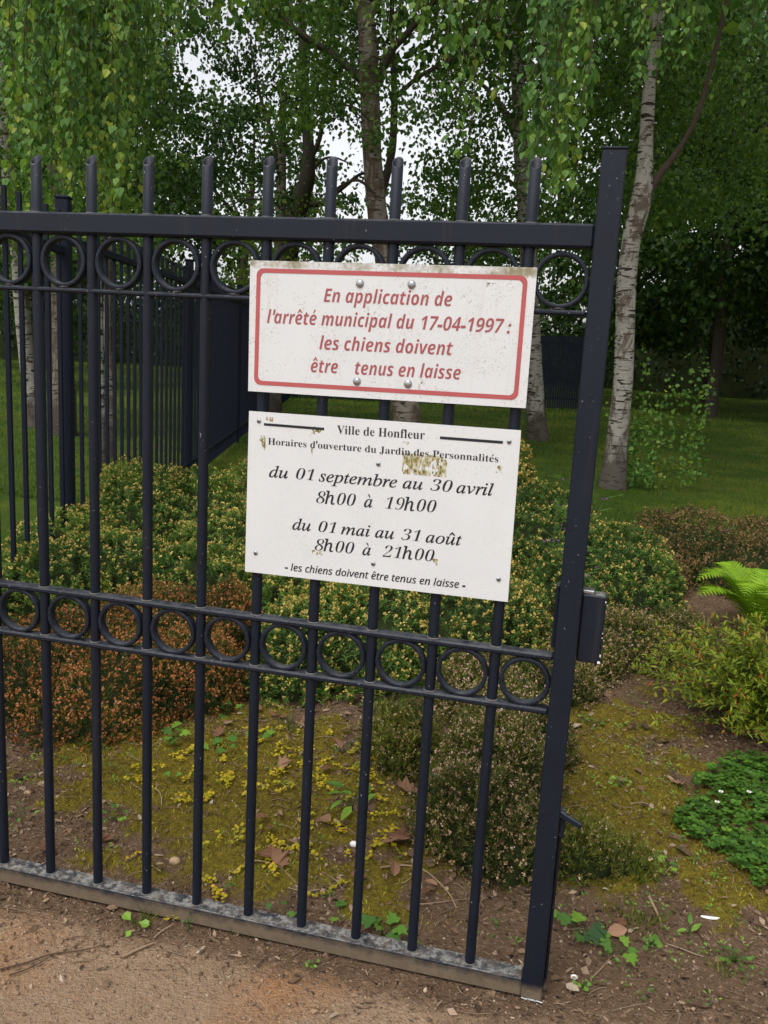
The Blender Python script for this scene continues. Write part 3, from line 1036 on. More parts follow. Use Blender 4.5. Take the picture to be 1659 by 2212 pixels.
def trunk_obj(parent, name, pts, radii, mat, seg=14, rough=.12, n=40):
    mb = MB(); P = resample(pts, n); r = np.interp(np.linspace(0, 1, n), np.linspace(0, 1, len(radii)), radii)
    add_tube(mb, P, r, seg, rough=rough, seed=random.randint(0, 999))
    return mb.build(name, mat, parent)


def shade_crown(mb, c, rx, ry, rz, n, size, tmean=.4):  # mostly above the view, put in for the shade it casts below
    """leafage high in the crown, sparser and larger, added to shade the lawn"""
    p = unit(RNG.normal(size=(n, 3))) * RNG.uniform(.3, 1, (n, 1)) ** .5 * np.array([rx, ry, rz]) + c
    add_leaves(mb, p, size, np.clip(tmean + RNG.normal(0, .2, n), 0, 1))


# 1. birch to the right of the gate, forking low
tr = thing('birch_tree', 'leaning white birch forking above the gate post, ivy shoots round its foot', 'tree', 'birches on the lawn')
Y = 7.70
base = vp([(1322, 1060), (1332, 960), (1344, 850), (1350, 720), (1353, 620), (1364, 520), (1386, 430)], Y)
trunk_obj(tr, 'trunk', base + vp([(1396, 300), (1405, 170), (1425, 20), (1440, -200), (1450, -500)], Y + .1), [.150, .112, .098, .095, .094, .094, .098, .066, .060, .055, .045, .03], M['birch'], 18)
trunk_obj(tr, 'limb', vp([(1388, 440), (1420, 385), (1468, 320), (1505, 250), (1535, 150), (1570, 0), (1620, -250)], Y + .05), [.048, .036, .028, .025, .022, .020, .015], M['bark_brown'], 12)
trunk_obj(tr, 'limb', vp([(1420, 60), (1330, -120), (1230, -200), (1150, -220), (1000, -230)], Y) [:2] + [atd(1230, -160, 6.4), atd(1180, -190, 5.2), atd(1080, -200, 4.8)], [.06, .05, .04, .025, .012], M['birch'], 10)
ml, mt = MB(), MB()
for k in range(36):     # curtain right of the sign
    u = random.triangular(1115, 1275, 1210); v = random.triangular(120, 490, 400) if u < 1240 else random.uniform(120, 330)
    d = random.uniform(4.2, 5.6); strand(ml, mt, atd(u, v, d), max(.7, (v + 150) / FV * d), .046, .017, random.choice((.35, .5, .62)))
for u, v in ((985, 318), (1002, 330), (1014, 250), (968, 190), (1040, 175), (1080, 215)):
    d = random.uniform(4.0, 4.8); strand(ml, mt, atd(u, v, d), (v + 120) / FV * d, .045, .024, .5)
for k in range(40):
    u = random.uniform(900, 1480); v = random.triangular(-40, 210, 40); d = random.uniform(4.4, 6.5)
    strand(ml, mt, atd(u, v, d), max(.6, (v + 170) / FV * d), .047, .022, random.choice((.3, .45, .6)))
for k in range(60):
    u = random.uniform(1250, 1700); v = random.triangular(-60, 330, 60); d = random.uniform(6.4, 9.0)
    strand(ml, mt, atd(u, v, d), max(.6, (v + 170) / FV * d), .05, .03, random.choice((.2, .3, .4)))
shade_crown(ml, np.array([2.0, 7.5, 6.6]), 3.6, 3.2, 2.2, 4200, .15)
cr = ml.build('crown', M['leaf_near'], tr); mt.build('hanging_twigs', M['twig'], cr)
ml = MB()
ivb = gnd(1345, 1050)
for k in range(34):
    a = random.uniform(0, 6.28); h = random.uniform(.2, 1.55)
    st = ivb + np.array([.15 * math.cos(a), .15 * math.sin(a), 0]) + np.array([random.uniform(0, .75), -.1, 0]) * (h / 1.5)
    n = int(h * 38)
    t = RNG.uniform(.05, 1, n)
    p = st + np.stack([.12 * np.sin(t * 3 + a) * t, .1 * np.cos(t * 2.6 + a) * t, t * h], 1) + RNG.normal(0, .035, (n, 3))
    add_leaves(ml, p, .048, np.clip(.55 + RNG.normal(0, .22, n), 0, 1), droop=.2)
ml.build('basal_shoots', M['leaf_near'], tr)

# 2. slimmer birch seen just right of the signs
tr = thing('birch_tree', 'slim white birch standing just right of the signs, trunk spotted black', 'tree', 'birches on the lawn')
Y = 12.3
trunk_obj(tr, 'trunk', vp([(1160, 958), (1157, 880), (1152, 790), (1147, 690), (1140, 520), (1126, 320), (1119, 160), (1110, 0), (1100, -300)], Y), [.18, .15, .14, .132, .125, .115, .105, .09, .06], M['birch'], 16)
for p, r in (([(1126, 330), (1090, 240), (1050, 190), (1010, 165)], .05), ([(1122, 230), (1160, 150), (1200, 60)], .045), ([(1132, 420), (1085, 380), (1030, 370)], .035)):
    trunk_obj(tr, 'limb', vp(p, Y), [r, r * .7, r * .4], M['birch_dark'], 8, n=16)
ml, mt = MB(), MB()
C = [atd(random.uniform(930, 1700), random.uniform(-150, 480), random.uniform(11.0, 16)) for k in range(330)]
clump_crown(ml, C, [random.uniform(.3, .6) for _ in C], 110, .068, .38, .22)
shade_crown(ml, np.array([.4, 12.3, 8.0]), 3.4, 3.2, 2.4, 2600, .17)
ml.build('crown', M['leaf_mid'], tr)

# 3. the birch behind the signs
tr = thing('birch_tree', 'thick pale birch rising behind the two signs, with long side limbs', 'tree', 'birches on the lawn')
Y = 8.4
trunk_obj(tr, 'trunk', vp([(885, 1010), (878, 890), (862, 740), (835, 580), (816, 470), (806, 360), (800, 240), (796, 120), (790, 0), (782, -300)], Y), [.22, .165, .14, .125, .115, .112, .112, .105, .09, .06], M['birch_dark'], 18)
for p, r, dy in (([(806, 200), (760, 152), (712, 112), (640, 66), (580, 2), (520, -60)], .055, .2), ([(803, 215), (838, 122), (878, 74), (930, 14), (975, -50)], .05, .1),
                 ([(818, 440), (846, 330), (852, 220), (848, 110), (846, -60)], .055, .5), ([(850, 215), (905, 166), (975, 130), (1030, 110)], .028, .4),
                 ([(800, 260), (770, 235), (730, 222)], .02, -.2), ([(812, 420), (775, 390), (735, 402), (706, 430)], .02, -.1)):
    trunk_obj(tr, 'limb', vp(p, Y + dy), [r, r * .75, r * .4], M['bark'], 10, n=24)
ml, mt = MB(), MB()
GAPS = [(420, 130, 45), (430, 190, 40), (505, 200, 30), (722, 395, 62), (760, 440, 50), (860, 300, 32), (880, 380, 35), (905, 120, 35), (560, 260, 28), (580, 150, 25), (385, 315, 38), (690, 330, 40), (645, 300, 22), (745, 300, 25), (600, 90, 20), (940, 250, 30), (470, 270, 22)]


def open_sky(u, v, k=1.0): return any((u - a) ** 2 + (v - b) ** 2 < (r * k) ** 2 for a, b, r in GAPS)


C = []
while len(C) < 85:
    u, v = random.uniform(560, 1010), random.uniform(-180, 440)
    if open_sky(u, v, 1.25) or (v > 330 and random.random() < .6): continue
    C.append(atd(u, v, random.uniform(8.6, 11.5)))
clump_crown(ml, C, [random.uniform(.16, .36) for _ in C], 85, .052, .34, .2)
for k in range(24):
    u = random.uniform(380, 930); v = random.triangular(-40, 190, 30); d = random.uniform(5.5, 8.0)
    strand(ml, mt, atd(u, v, d), max(.6, (v + 170) / FV * d), .048, .024, random.choice((.3, .45, .6)))
shade_crown(ml, np.array([.4, 8.6, 7.0]), 3.0, 3.0, 2.0, 3000, .15)
cr = ml.build('crown', M['leaf_mid'], tr); mt.build('hanging_twigs', M['twig'], cr)

# 4. dark many-stemmed tree left of it
tr = thing('alder_tree', 'dark several-stemmed tree silhouetted on the pale sky above the upper sign', 'tree')
Y = 13.0
trunk_obj(tr, 'trunk', vp([(600, 830), (612, 620), (632, 500), (652, 430), (664, 380), (667, 320), (660, 240), (655, 150), (652, 40), (648, -200)], Y), [.24, .2, .17, .15, .13, .10, .085, .075, .06, .03], M['bark'], 14)
for p, r in (([(648, 440), (690, 440), (735, 410), (775, 378), (800, 372)], .05), ([(664, 360), (690, 300), (700, 230), (705, 120), (712, 10)], .05), ([(664, 390), (690, 350), (720, 340), (760, 355)], .03),
             ([(636, 480), (604, 380), (590, 300), (560, 200), (540, 90)], .05), ([(658, 260), (620, 200), (600, 120)], .035), ([(640, 470), (590, 440), (540, 430), (490, 445)], .03), ([(735, 412), (760, 440), (778, 470)], .018)):
    trunk_obj(tr, 'limb', vp(p, Y), [r, r * .7, r * .35], M['bark'], 9, n=22)
ml = MB()
C = []
while len(C) < 175:
    u, v = random.uniform(300, 830), random.triangular(-150, 520, 170)
    if open_sky(u, v, 1.2): continue
    if v > 400 and u > 690: continue
    C.append(atd(u, v, random.uniform(12, 16)))
clump_crown(ml, C, [random.uniform(.2, .45) for _ in C], 75, .062, .32, .2)
shade_crown(ml, np.array([-1.6, 13.5, 8.0]), 3.6, 3.2, 2.2, 2200, .17)
ml.build('crown', M['leaf_dark'], tr)

# 5. birches at the left behind the fence
tr = thing('birch_tree', 'pale birch with a curving foot at the left edge, behind the fence', 'tree', 'birches on the lawn')
Y = 8.7
trunk_obj(tr, 'trunk', vp([(80, 940), (72, 880), (58, 780), (46, 660), (40, 560), (28, 460), (18, 380), (8, 200), (-10, -100)], Y), [.15, .115, .10, .095, .095, .09, .085, .07, .05], M['birch'], 16)
ml, mt = MB(), MB()
C = [atd(random.uniform(-120, 330), random.uniform(-150, 560), random.uniform(9, 13)) for k in range(230)]
clump_crown(ml, C, [random.uniform(.25, .55) for _ in C], 90, .06, .4, .22)
cr = ml.build('crown', M['leaf_mid'], tr)

tr = thing('birch_tree', 'brown-barked birch left of the gate bars under a bright curtain of drooping leaves', 'tree', 'birches on the lawn')
Y = 8.1
trunk_obj(tr, 'trunk', vp([(140, 950), (137, 800), (133, 650), (131, 520), (132, 430), (122, 370), (112, 260), (105, 100), (95, -150)], Y), [.16, .13, .12, .11, .11, .10, .09, .075, .05], M['birch_dark'], 16)
trunk_obj(tr, 'limb', [aty(112, 250, Y), atd(150, 60, 7.6), atd(180, -120, 6.4), atd(210, -190, 5.3), atd(260, -200, 4.7)], [.06, .05, .04, .03, .012], M['birch_dark'], 9, n=20)
ml, mt = MB(), MB()
for k in range(140):
    u = random.triangular(-30, 400, 150)
    v = random.triangular(60, 440, 330) - max(0, u - 260) * 1.2
    d = random.uniform(4.6, 7.6)
    strand(ml, mt, atd(u, v, d), max(.7, (v + 170) / FV * d), .045, .016, random.choice((.25, .4, .5, .65)))
for u, v in ((205, 462), (222, 470), (238, 448), (214, 420), (250, 420), (60, 470), (30, 440), (150, 440), (285, 400)):
    d = random.uniform(4.6, 5.6); strand(ml, mt, atd(u, v, d), 1.6, .050, .015, .66)
shade_crown(ml, np.array([-3.4, 7.8, 6.8]), 3.2, 3.2, 2.0, 3600, .15)
cr = ml.build('crown', M['leaf_near'], tr); mt.build('hanging_twigs', M['twig'], cr)

tr = thing('birch_tree', 'thin twin-stemmed birch seen between the fence bars beyond the second gate bar', 'tree', 'birches on the lawn')
Y = 6.3
trunk_obj(tr, 'trunk', vp([(222, 1000), (219, 880), (216, 760), (213, 640), (206, 520), (190, 380), (170, 200)], Y), [.05, .042, .038, .036, .034, .03, .02], M['birch'], 10)
trunk_obj(tr, 'trunk', vp([(240, 1010), (240, 900), (236, 780), (232, 690), (236, 540), (245, 380)], Y + .3), [.06, .05, .045, .04, .036, .02], M['birch_dark'], 10)
ml = MB(); C = [atd(random.uniform(120, 330), random.uniform(250, 560), random.uniform(6.6, 8)) for k in range(26)]
clump_crown(ml, C, [random.uniform(.15, .3) for _ in C], 50, .05, .5, .22)
ml.build('crown', M['leaf_mid'], tr)
tr = thing('birch_tree', 'grey birch trunk glimpsed in the gap between the signs near their left end', 'tree', 'birches on the lawn')
Y = 12.0
trunk_obj(tr, 'trunk', vp([(596, 945), (595, 860), (596, 760), (600, 600), (607, 420), (612, 200)], Y), [.12, .105, .095, .09, .08, .05], M['birch_dark'], 12)
ml = MB(); C = [atd(random.uniform(480, 760), random.uniform(440, 640), random.uniform(12.5, 15)) for k in range(30)]
clump_crown(ml, C, [random.uniform(.25, .45) for _ in C], 80, .062, .75, .2)
ml.build('crown', M['leaf_mid'], tr)

# 6. trees at the far side of the lawn: each with its own trunk and crown
BIG_V = [(0, 0, 0), (.42, .35, .08), (.2, .8, .05), (0, 1, -.06), (-.2, .8, .05), (-.42, .35, .08)]
far = [  # x, y, trunk radius, height, crown radius, crown base, density, label
    (4.13, 21.9, .13, 12, 3.0, 3.0, 'straight grey-trunked tree alone on the lawn right of the gate post'),
    (4.95, 30.0, .15, 12, 3.6, 2.2, 'dark-trunked tree in front of the far hedge right of the gate'),
    (8.6, 27.5, .16, 13, 4.2, 1.6, 'broad dark tree at the right edge beyond the lawn'),
    (7.4, 18.0, .14, 11, 3.4, 2.9, 'leafy tree overhanging the lawn at the right edge'),
    (1.9, 25.5, .14, 12, 3.6, 1.8, 'dark tree behind the forked birch'),
    (-4.9, 30.5, .15, 6.6, 3.6, .8, 'low rounded tree beyond the back fence, left of the upper sign'),
    (-9.8, 24.0, .14, 8.2, 3.6, .8, 'low dense tree beyond the fence at the left'),
    (-15.5, 22.5, .16, 12, 4.4, 1.2, 'tall dark tree at the far left beyond the fence'),
    (-10.4, 15.5, .13, 10, 2.7, 2.0, 'leafy tree left of the fence, behind the pale birches'),
    (-1.2, 33.0, .15, 6.6, 4.2, .6, 'low bushy tree on the skyline behind the upper sign'),
    (12.0, 22.0, .16, 13, 4.6, 1.4, 'tall tree beyond the lawn outside the right edge'),
]
for i, (x, y, r, h, cw, cb, lab) in enumerate(far):
    tr = thing('broadleaf_tree', lab, 'tree', 'trees beyond the lawn', (x, y, hz(x, y)))
    lean = random.uniform(-.3, .3)
    trunk_obj(tr, 'trunk', [(0, 0, -.05), (lean * .2, 0, h * .3), (lean, .1, h * .62), (lean * 1.4, 0, h * .9)], [r * 1.3, r, r * .7, r * .2], M['bark'], 10, n=20)
    for k in range(5):
        a = random.uniform(0, 6.28); z = h * random.uniform(.3, .6)
        trunk_obj(tr, 'limb', [(lean * .5, 0, z), (cw * .4 * math.cos(a), cw * .4 * math.sin(a), z + h * .1), (cw * .8 * math.cos(a), cw * .8 * math.sin(a), z + h * .16)], [r * .45, r * .3, r * .1], M['bark'], 6, n=8)
    ml = MB(); C = []
    nC = 125 if h > 8 else 90
    vis = min(h, 9.5)
    for k in range(nC):
        a = random.uniform(0, 6.28); zz = random.random()
        rr = cw * (math.sin(math.pi * (.12 + .80 * zz)) ** .7) * random.uniform(.25, 1) ** .5
        C.append((rr * math.cos(a), rr * math.sin(a), cb + (h - cb) * zz * (vis / h) + random.uniform(-.3, .3)))
    clump_crown(ml, np.array(C), [random.uniform(.5, .95) for _ in C], 150 if x > 0 else 105, .15, .36, .22, .6)
    ml.build('crown', M['leaf_dark'], tr)

# hedge closing the view at ground level: one long clipped mass each side
def hedge(name, label, p0, p1, h, th, n):
    t = thing(name, label, 'hedge', loc=(p0[0], p0[1], 0))
    p0 = np.array(p0); p1 = np.array(p1); d = p1 - p0; L = np.linalg.norm(d); d = d / L; nn = np.array([-d[1], d[0]])
    ml = MB()
    s = RNG.uniform(0, L, n); w = RNG.uniform(-1, 1, n); z = RNG.uniform(0, 1, n) ** .8
    hh = h * (.85 + .3 * fbm(s * .35, s * 0, 4))
    q = d * s[:, None] + nn * (w * th * (.8 + .4 * fbm(s, z * 3, 6)))[:, None]
    add_leaves(ml, np.stack([q[:, 0], q[:, 1], z * hh + .05], 1), .17, np.clip(.4 + RNG.normal(0, .25, n), 0, 1))
    ml.build('foliage', M['leaf_hedge'], t)
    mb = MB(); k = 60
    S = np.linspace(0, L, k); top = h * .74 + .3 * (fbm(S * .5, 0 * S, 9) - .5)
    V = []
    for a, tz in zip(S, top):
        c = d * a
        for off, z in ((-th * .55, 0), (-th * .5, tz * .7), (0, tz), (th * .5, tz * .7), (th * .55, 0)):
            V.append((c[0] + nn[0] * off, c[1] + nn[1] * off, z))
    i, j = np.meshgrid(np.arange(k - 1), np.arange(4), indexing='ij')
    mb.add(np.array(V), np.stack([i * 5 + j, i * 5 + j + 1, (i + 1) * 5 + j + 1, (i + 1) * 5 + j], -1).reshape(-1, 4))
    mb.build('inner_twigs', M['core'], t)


hedge('hedge', 'dark tall hedge closing the lawn at the right', (1.5, 38.5), (24, 33.0), 5.2, .8, 15000)
hedge('hedge', 'dark hedge beyond the fences on the left side', (1.3, 38.6), (-30, 25.0), 3.1, .8, 13000)


# ------------------------------------------------------------------ grass
n = 110000
gy_ = 4.3 + 34 * RNG.uniform(0, 1, n) ** 2.0
gx_ = RNG.uniform(-.52, .46, n) * (gy_ + 4) * 1.15 + .2 - .16 * (gy_ - 4)
sc_ = .5 + .06 * gy_
mb = MB(); d = RNG.normal(0, .45, (n, 3)); d[:, 2] = 1
hgt = RNG.uniform(.03, .075, n) * np.minimum(sc_, 1.9)
scatter(mb, BLADE_V, [(0, 1, 2, 4, 3)], frames(d), np.stack([gx_, gy_, height(gx_, gy_) - .004], 1), np.stack([.006 * sc_, hgt, hgt], 1),
        np.clip(.4 + .9 * (fbm(gx_ * .5, gy_ * .5, 8, 3) - .5) + RNG.normal(0, .2, n), 0, 1))
tag(mb.build('lawn_grass', M['grass']), kind='stuff')


# ------------------------------------------------------------------ shrubs in the bed
def mound_points(m, density):
    """points and outward directions on a lumpy half-ellipsoid (cx, cy, rx, ry, h)"""
    cx, cy, rx, ry, h = m
    area = 2 * math.pi * ((rx * ry) ** 1.6 / 3 + (rx * h) ** 1.6 / 3 + (ry * h) ** 1.6 / 3) ** (1 / 1.6)
    n = int(area * density)
    u = RNG.normal(size=(n, 3)); u[:, 2] = np.abs(u[:, 2]); u = unit(u)
    lump = 1 + .34 * (fbm(u[:, 0] * 2.2 + cx * 3 + 9, u[:, 1] * 2.2 + u[:, 2] * 2 + cy * 3 + 9, 15, 3) - .5) + RNG.normal(0, .022, n)
    p = u * np.array([rx, ry, h]) * lump[:, None]
    nrm = unit(u / np.array([rx, ry, h]))
    p[:, 0] += cx; p[:, 1] += cy; p[:, 2] += hz(cx, cy)
    return p, nrm


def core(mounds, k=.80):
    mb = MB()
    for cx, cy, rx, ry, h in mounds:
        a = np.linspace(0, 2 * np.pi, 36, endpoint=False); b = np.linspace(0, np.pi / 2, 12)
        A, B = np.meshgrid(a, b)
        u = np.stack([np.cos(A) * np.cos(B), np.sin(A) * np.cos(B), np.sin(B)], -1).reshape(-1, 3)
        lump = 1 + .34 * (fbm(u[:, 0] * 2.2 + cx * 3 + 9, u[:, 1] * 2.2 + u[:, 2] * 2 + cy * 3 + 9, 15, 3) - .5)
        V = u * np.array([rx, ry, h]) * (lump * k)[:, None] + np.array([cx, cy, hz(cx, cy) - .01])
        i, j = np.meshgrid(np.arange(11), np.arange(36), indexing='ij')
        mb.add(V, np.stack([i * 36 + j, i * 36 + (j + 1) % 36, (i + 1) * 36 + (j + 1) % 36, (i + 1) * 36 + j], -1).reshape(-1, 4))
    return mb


def outside(p, mounds, me, k=.93):
    keep = np.ones(len(p), bool)
    for m in mounds:
        if m is me: continue
        cx, cy, rx, ry, h = m
        q = ((p[:, 0] - cx) / rx) ** 2 + ((p[:, 1] - cy) / ry) ** 2 + ((p[:, 2]) / h) ** 2
        keep &= q > k * k
    return keep


def around(axis_, n, spread):
    """n directions fanned round each axis"""
    N = len(axis_); f = frames(axis_)
    a = RNG.uniform(0, 6.28, (N, n)); s = spread * RNG.uniform(.6, 1.3, (N, n))
    d = (axis_[:, None] * np.cos(s)[..., None] + f[:, None, :, 0] * (np.cos(a) * np.sin(s))[..., None] + f[:, None, :, 2] * (np.sin(a) * np.sin(s))[..., None])
    return d.reshape(-1, 3)


def flowering_shrub(name, label, mounds, density=800, flower=.8, fl_size=.0125, tl=.5, tf=.5, group='yellow-tipped mound shrubs', lmat='shrub_leaf', fmat='shrub_flower', leaf=.024):
    t = thing(name, label, 'shrub', group, (mounds[0][0], mounds[0][1], hz(mounds[0][0], mounds[0][1])))
    inv = Matrix.Translation(-Vector(t.location))
    ml, mf = MB(), MB()
    for m in mounds:
        p, nr = mound_points(m, density)
        k = outside(p, mounds, m); p, nr = p[k], nr[k]; N = len(p)
        ax = unit(nr * .9 + np.array([0, 0, .75]) + RNG.normal(0, .28, (N, 3)))
        patch = fbm(p[:, 0] * 3.5, p[:, 1] * 3.5 + p[:, 2] * 4, 55, 3) - .5
        L = 14
        d = around(ax, L, .95)
        back = RNG.uniform(0, .055, (N, L)); back[:, :5] *= .3
        pos = np.repeat(p, L, 0) - np.repeat(ax, L, 0) * back.reshape(-1, 1)
        sz = leaf * RNG.uniform(.7, 1.3, N * L)
        scatter(ml, LANCE_V, OVATE_F, frames(d, np.repeat(ax, L, 0) + RNG.normal(0, .3, (N * L, 3))), pos, np.stack([sz * .85, sz, sz], 1),
                np.clip(tl + np.repeat(patch, L) * 1.1 + RNG.normal(0, .2, N * L), 0, 1))
        fk = (RNG.uniform(0, 1, N) < flower * (.62 + .6 * sstep(-.2, .5, nr[:, 2])))
        pf, af = p[fk] + ax[fk] * .010, ax[fk]; K = 6
        clus = np.repeat(pf, K, 0) + RNG.normal(0, .0042, (len(pf) * K, 3))
        d = around(af, K, .95)
        sz = fl_size * RNG.uniform(.6, 1.2, len(d))
        scatter(mf, PETAL_V, PETAL_F, frames(d, np.repeat(af, K, 0)), clus, sz,
                np.clip(np.repeat(np.clip(tf + RNG.normal(0, .16, len(pf)), 0, .93), K) + RNG.normal(0, .1, len(d)), 0, 1))
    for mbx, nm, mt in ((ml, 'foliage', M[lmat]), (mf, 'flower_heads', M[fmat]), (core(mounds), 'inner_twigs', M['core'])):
        o = mbx.build(nm, mt, t); o.matrix_parent_inverse = inv
    return t


def heather(name, label, mounds, density, fmat, group, fl=.0062, ftint=.5, bells=5, leafy=1.0, tl=.4, frac=1.0):
    t = thing(name, label, 'heather', group, (mounds[0][0], mounds[0][1], hz(mounds[0][0], mounds[0][1])))
    inv = Matrix.Translation(-Vector(t.location))
    ml, mf = MB(), MB()
    for m in mounds:
        p, nr = mound_points(m, density)
        k = outside(p, mounds, m); p, nr = p[k], nr[k]; N = len(p)
        p = p + nr * RNG.uniform(-.045, .016, (N, 1))
        ax = unit(nr * .7 + np.array([0, 0, .9]) + RNG.normal(0, .35, (N, 3)))
        L = int(11 * leafy)
        patch = fbm(p[:, 0] * 6, p[:, 1] * 6 + p[:, 2] * 6, 65, 3) - .5
        pos = np.repeat(p, L, 0) - np.repeat(ax, L, 0) * RNG.uniform(-.008, .035, (N * L, 1))
        d = around(ax, L, .7)
        sz = .0125 * RNG.uniform(.7, 1.5, N * L)
        scatter(ml, NEEDLE_V, NEEDLE_F, frames(d), pos, np.stack([sz * 1.25, sz, sz], 1), np.clip(tl + np.repeat(patch, L) + RNG.normal(0, .22, N * L), 0, 1))
        kf = RNG.uniform(0, 1, N) < frac * (.8 + patch)
        pf, af = p[kf], ax[kf]; K = bells
        clus = np.repeat(pf, K, 0) + np.repeat(af, K, 0) * RNG.uniform(-.004, .006, (len(pf) * K, 1)) + RNG.normal(0, fl * .42, (len(pf) * K, 3))
        d = around(af, K, 1.0)
        sz = fl * RNG.uniform(.7, 1.3, len(d))
        scatter(mf, PETAL_V, PETAL_F, frames(d, np.repeat(af, K, 0)), clus, np.stack([sz * 1.25, sz, sz], 1),
                np.clip(np.repeat(np.clip(ftint + .8 * patch[kf] + RNG.normal(0, .2, len(pf)), 0, .96), K) + RNG.normal(0, .08, len(d)), 0, 1))
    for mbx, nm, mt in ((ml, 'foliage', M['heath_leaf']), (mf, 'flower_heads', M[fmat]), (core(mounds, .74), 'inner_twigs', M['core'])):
        o = mbx.build(nm, mt, t); o.matrix_parent_inverse = inv
    return t


flowering_shrub('mound_shrub', 'wide green shrub with dull yellow tips behind the leftmost gate bars', [(-1.05, 2.95, .60, .55, .54), (-.55, 2.55, .52, .42, .48), (-.75, 3.45, .55, .4, .60), (-1.22, 2.70, .45, .45, .55), (-1.10, 2.10, .50, .4, .38), (-1.22, 1.75, .34, .38, .36), (-1.42, 2.3, .38, .4, .46), (-1.35, 2.9, .4, .4, .60), (-.30, 3.2, .42, .38, .54), (-.62, 2.05, .36, .3, .36)], 1050, .62, .0105, tl=.52, tf=.45)
flowering_shrub('mound_shrub', 'yellow-flecked green shrub directly below the lower sign', [(.36, 1.85, .40, .55, .42), (.14, 1.55, .24, .34, .33), (-.02, 1.9, .25, .3, .38), (.72, 1.95, .42, .50, .44), (.15, 2.25, .36, .4, .45), (.50, 2.45, .5, .4, .52)], 1150, .72, .0110, tf=.45, tl=.40)
flowering_shrub('mound_shrub', 'tall straw-tipped shrub peeping out on both sides of the lower sign', [(-.82, 3.80, .36, .32, .67), (-.25, 3.80, .42, .36, .74), (.30, 3.85, .50, .45, .80), (.70, 3.72, .24, .26, .80)], 800, 1.0, .0145, tl=.5, tf=.35)
flowering_shrub('mound_shrub', 'yellow-tipped shrub right of the lower sign, behind the gate post', [(1.02, 3.05, .42, .45, .60), (1.38, 2.85, .36, .42, .50), (1.10, 2.5, .3, .32, .40)], 1050, .50, .0100, tl=.26, tf=.40)
heather('heather', 'rust-orange heather spilling low behind the four left bars', [(-.42, 1.00, .32, .38, .28), (-.22, 1.20, .22, .28, .27), (-.70, 1.10, .32, .42, .28), (-.52, 1.5, .38, .32, .29), (-.14, 1.10, .14, .18, .20), (-.24, 1.62, .16, .2, .33)], 5200, 'heath_orange', 'heathers in the bed', .0068, .52, 5, .8, .32)
heather('heather', 'small green heather with pale buds, left of the bigger one under the sign', [(.70, .92, .125, .15, .20), (.62, 1.0, .10, .12, .16)], 7000, 'heath_pink', 'heathers in the bed', .0050, .45, 4, 1.4, .70, .65)
heather('heather', 'bushy pink-budded heather just left of the gate post', [(.98, .52, .185, .17, .23), (1.00, .80, .20, .22, .27), (1.02, 1.12, .22, .24, .26), (.88, 1.42, .2, .2, .24), (1.10, .44, .12, .12, .17)], 6200, 'heath_pink', 'heathers in the bed', .0058, .50, 5, 1.1, .50, .95)
heather('heather', 'tiny feathery heather at the foot of the gate post, right side', [(1.27, .50, .11, .11, .12), (1.36, .54, .11, .09, .07)], 4600, 'heath_pink', 'heathers in the bed', .0052, .55, 4, 1.9, .80, .6)
heather('heather', 'low brown heather in front of the fern, right of the lock case', [(1.40, 2.25, .30, .26, .25), (1.62, 2.45, .30, .28, .22), (1.22, 2.0, .22, .22, .22), (1.15, 1.72, .18, .18, .18)], 4600, 'heath_pink', 'heathers in the bed', .0060, .35, 5, 1.0, .45)
heather('heather', 'large brown faded heather behind the fern at the right', [(1.85, 4.15, .48, .42, .42), (2.45, 4.25, .5, .42, .40), (2.95, 4.1, .5, .45, .36), (1.55, 3.6, .30, .3, .34), (2.15, 3.85, .4, .3, .33)], 2700, 'heath_brown', 'heathers in the bed', .0090, .5, 5, .9, .35)
heather('heather', 'dark heather with pale pink bells below the lower right sign corner', [(.95, 1.95, .22, .2, .30), (1.12, 2.15, .16, .18, .28)], 5200, 'heath_pink', 'heathers in the bed', .0052, .6, 4, 1.0, .2, .6)

# fern
fern = thing('fern', 'bright lime green fern at the right edge', 'fern', loc=(2.12, 2.92, hz(2.12, 2.92)))
for k in range(13):
    mb = MB(); a = 2 * math.pi * k / 13 + random.uniform(-.2, .2); L = random.uniform(.26, .44); rise = random.uniform(.30, .46)
    m = 26; s = np.linspace(0, 1, m)
    P = np.stack([np.cos(a) * L * s, np.sin(a) * L * s, rise * (1.9 * s - 1.25 * s ** 2.2)], 1)
    add_tube(mb, P, np.linspace(.003, .001, m), 4, tint=.2)
    T = unit(np.gradient(P, axis=0)); side = unit(np.cross(T, [0, 0, 1.0])); upn = np.cross(side, T)
    for sg in (-1, 1):
        q = s > .10
        ln = L * .36 * np.sin(np.pi * np.clip(s[q] * .93 + .07, 0, 1)) ** .75 * (1.0 - .35 * s[q]) + .006
        d = unit(side[q] * sg + T[q] * .45 - upn[q] * .12)
        lv = [(-.06, 0, 0), (.06, 0, 0)]
        # toothed pinna
        V = []; Fq = []
        nt = 7
        for i in range(nt):
            y0, y1 = i / nt, (i + 1) / nt
            w0 = .10 * (1 - y0 ** 1.4) + .01; w1 = .10 * (1 - y1 ** 1.4) + .004
            b = len(V)
            V += [(-w0 * 1.3, y0 + .03, .01), (0, y0, 0), (w0 * 1.3, y0 + .03, .01), (w1 * .75, y1, .005), (0, y1, 0), (-w1 * .75, y1, .005)]
            Fq += [(b, b + 1, b + 4, b + 5), (b + 1, b + 2, b + 3, b + 4)]
        scatter(mb, V, Fq, frames(d, upn[q] + RNG.normal(0, .12, upn[q].shape)), P[q], np.stack([ln * 1.05, ln, ln], 1), np.clip(.55 + RNG.normal(0, .2, len(ln)), 0, 1))
    mb.build('frond', M['fern'], fern)

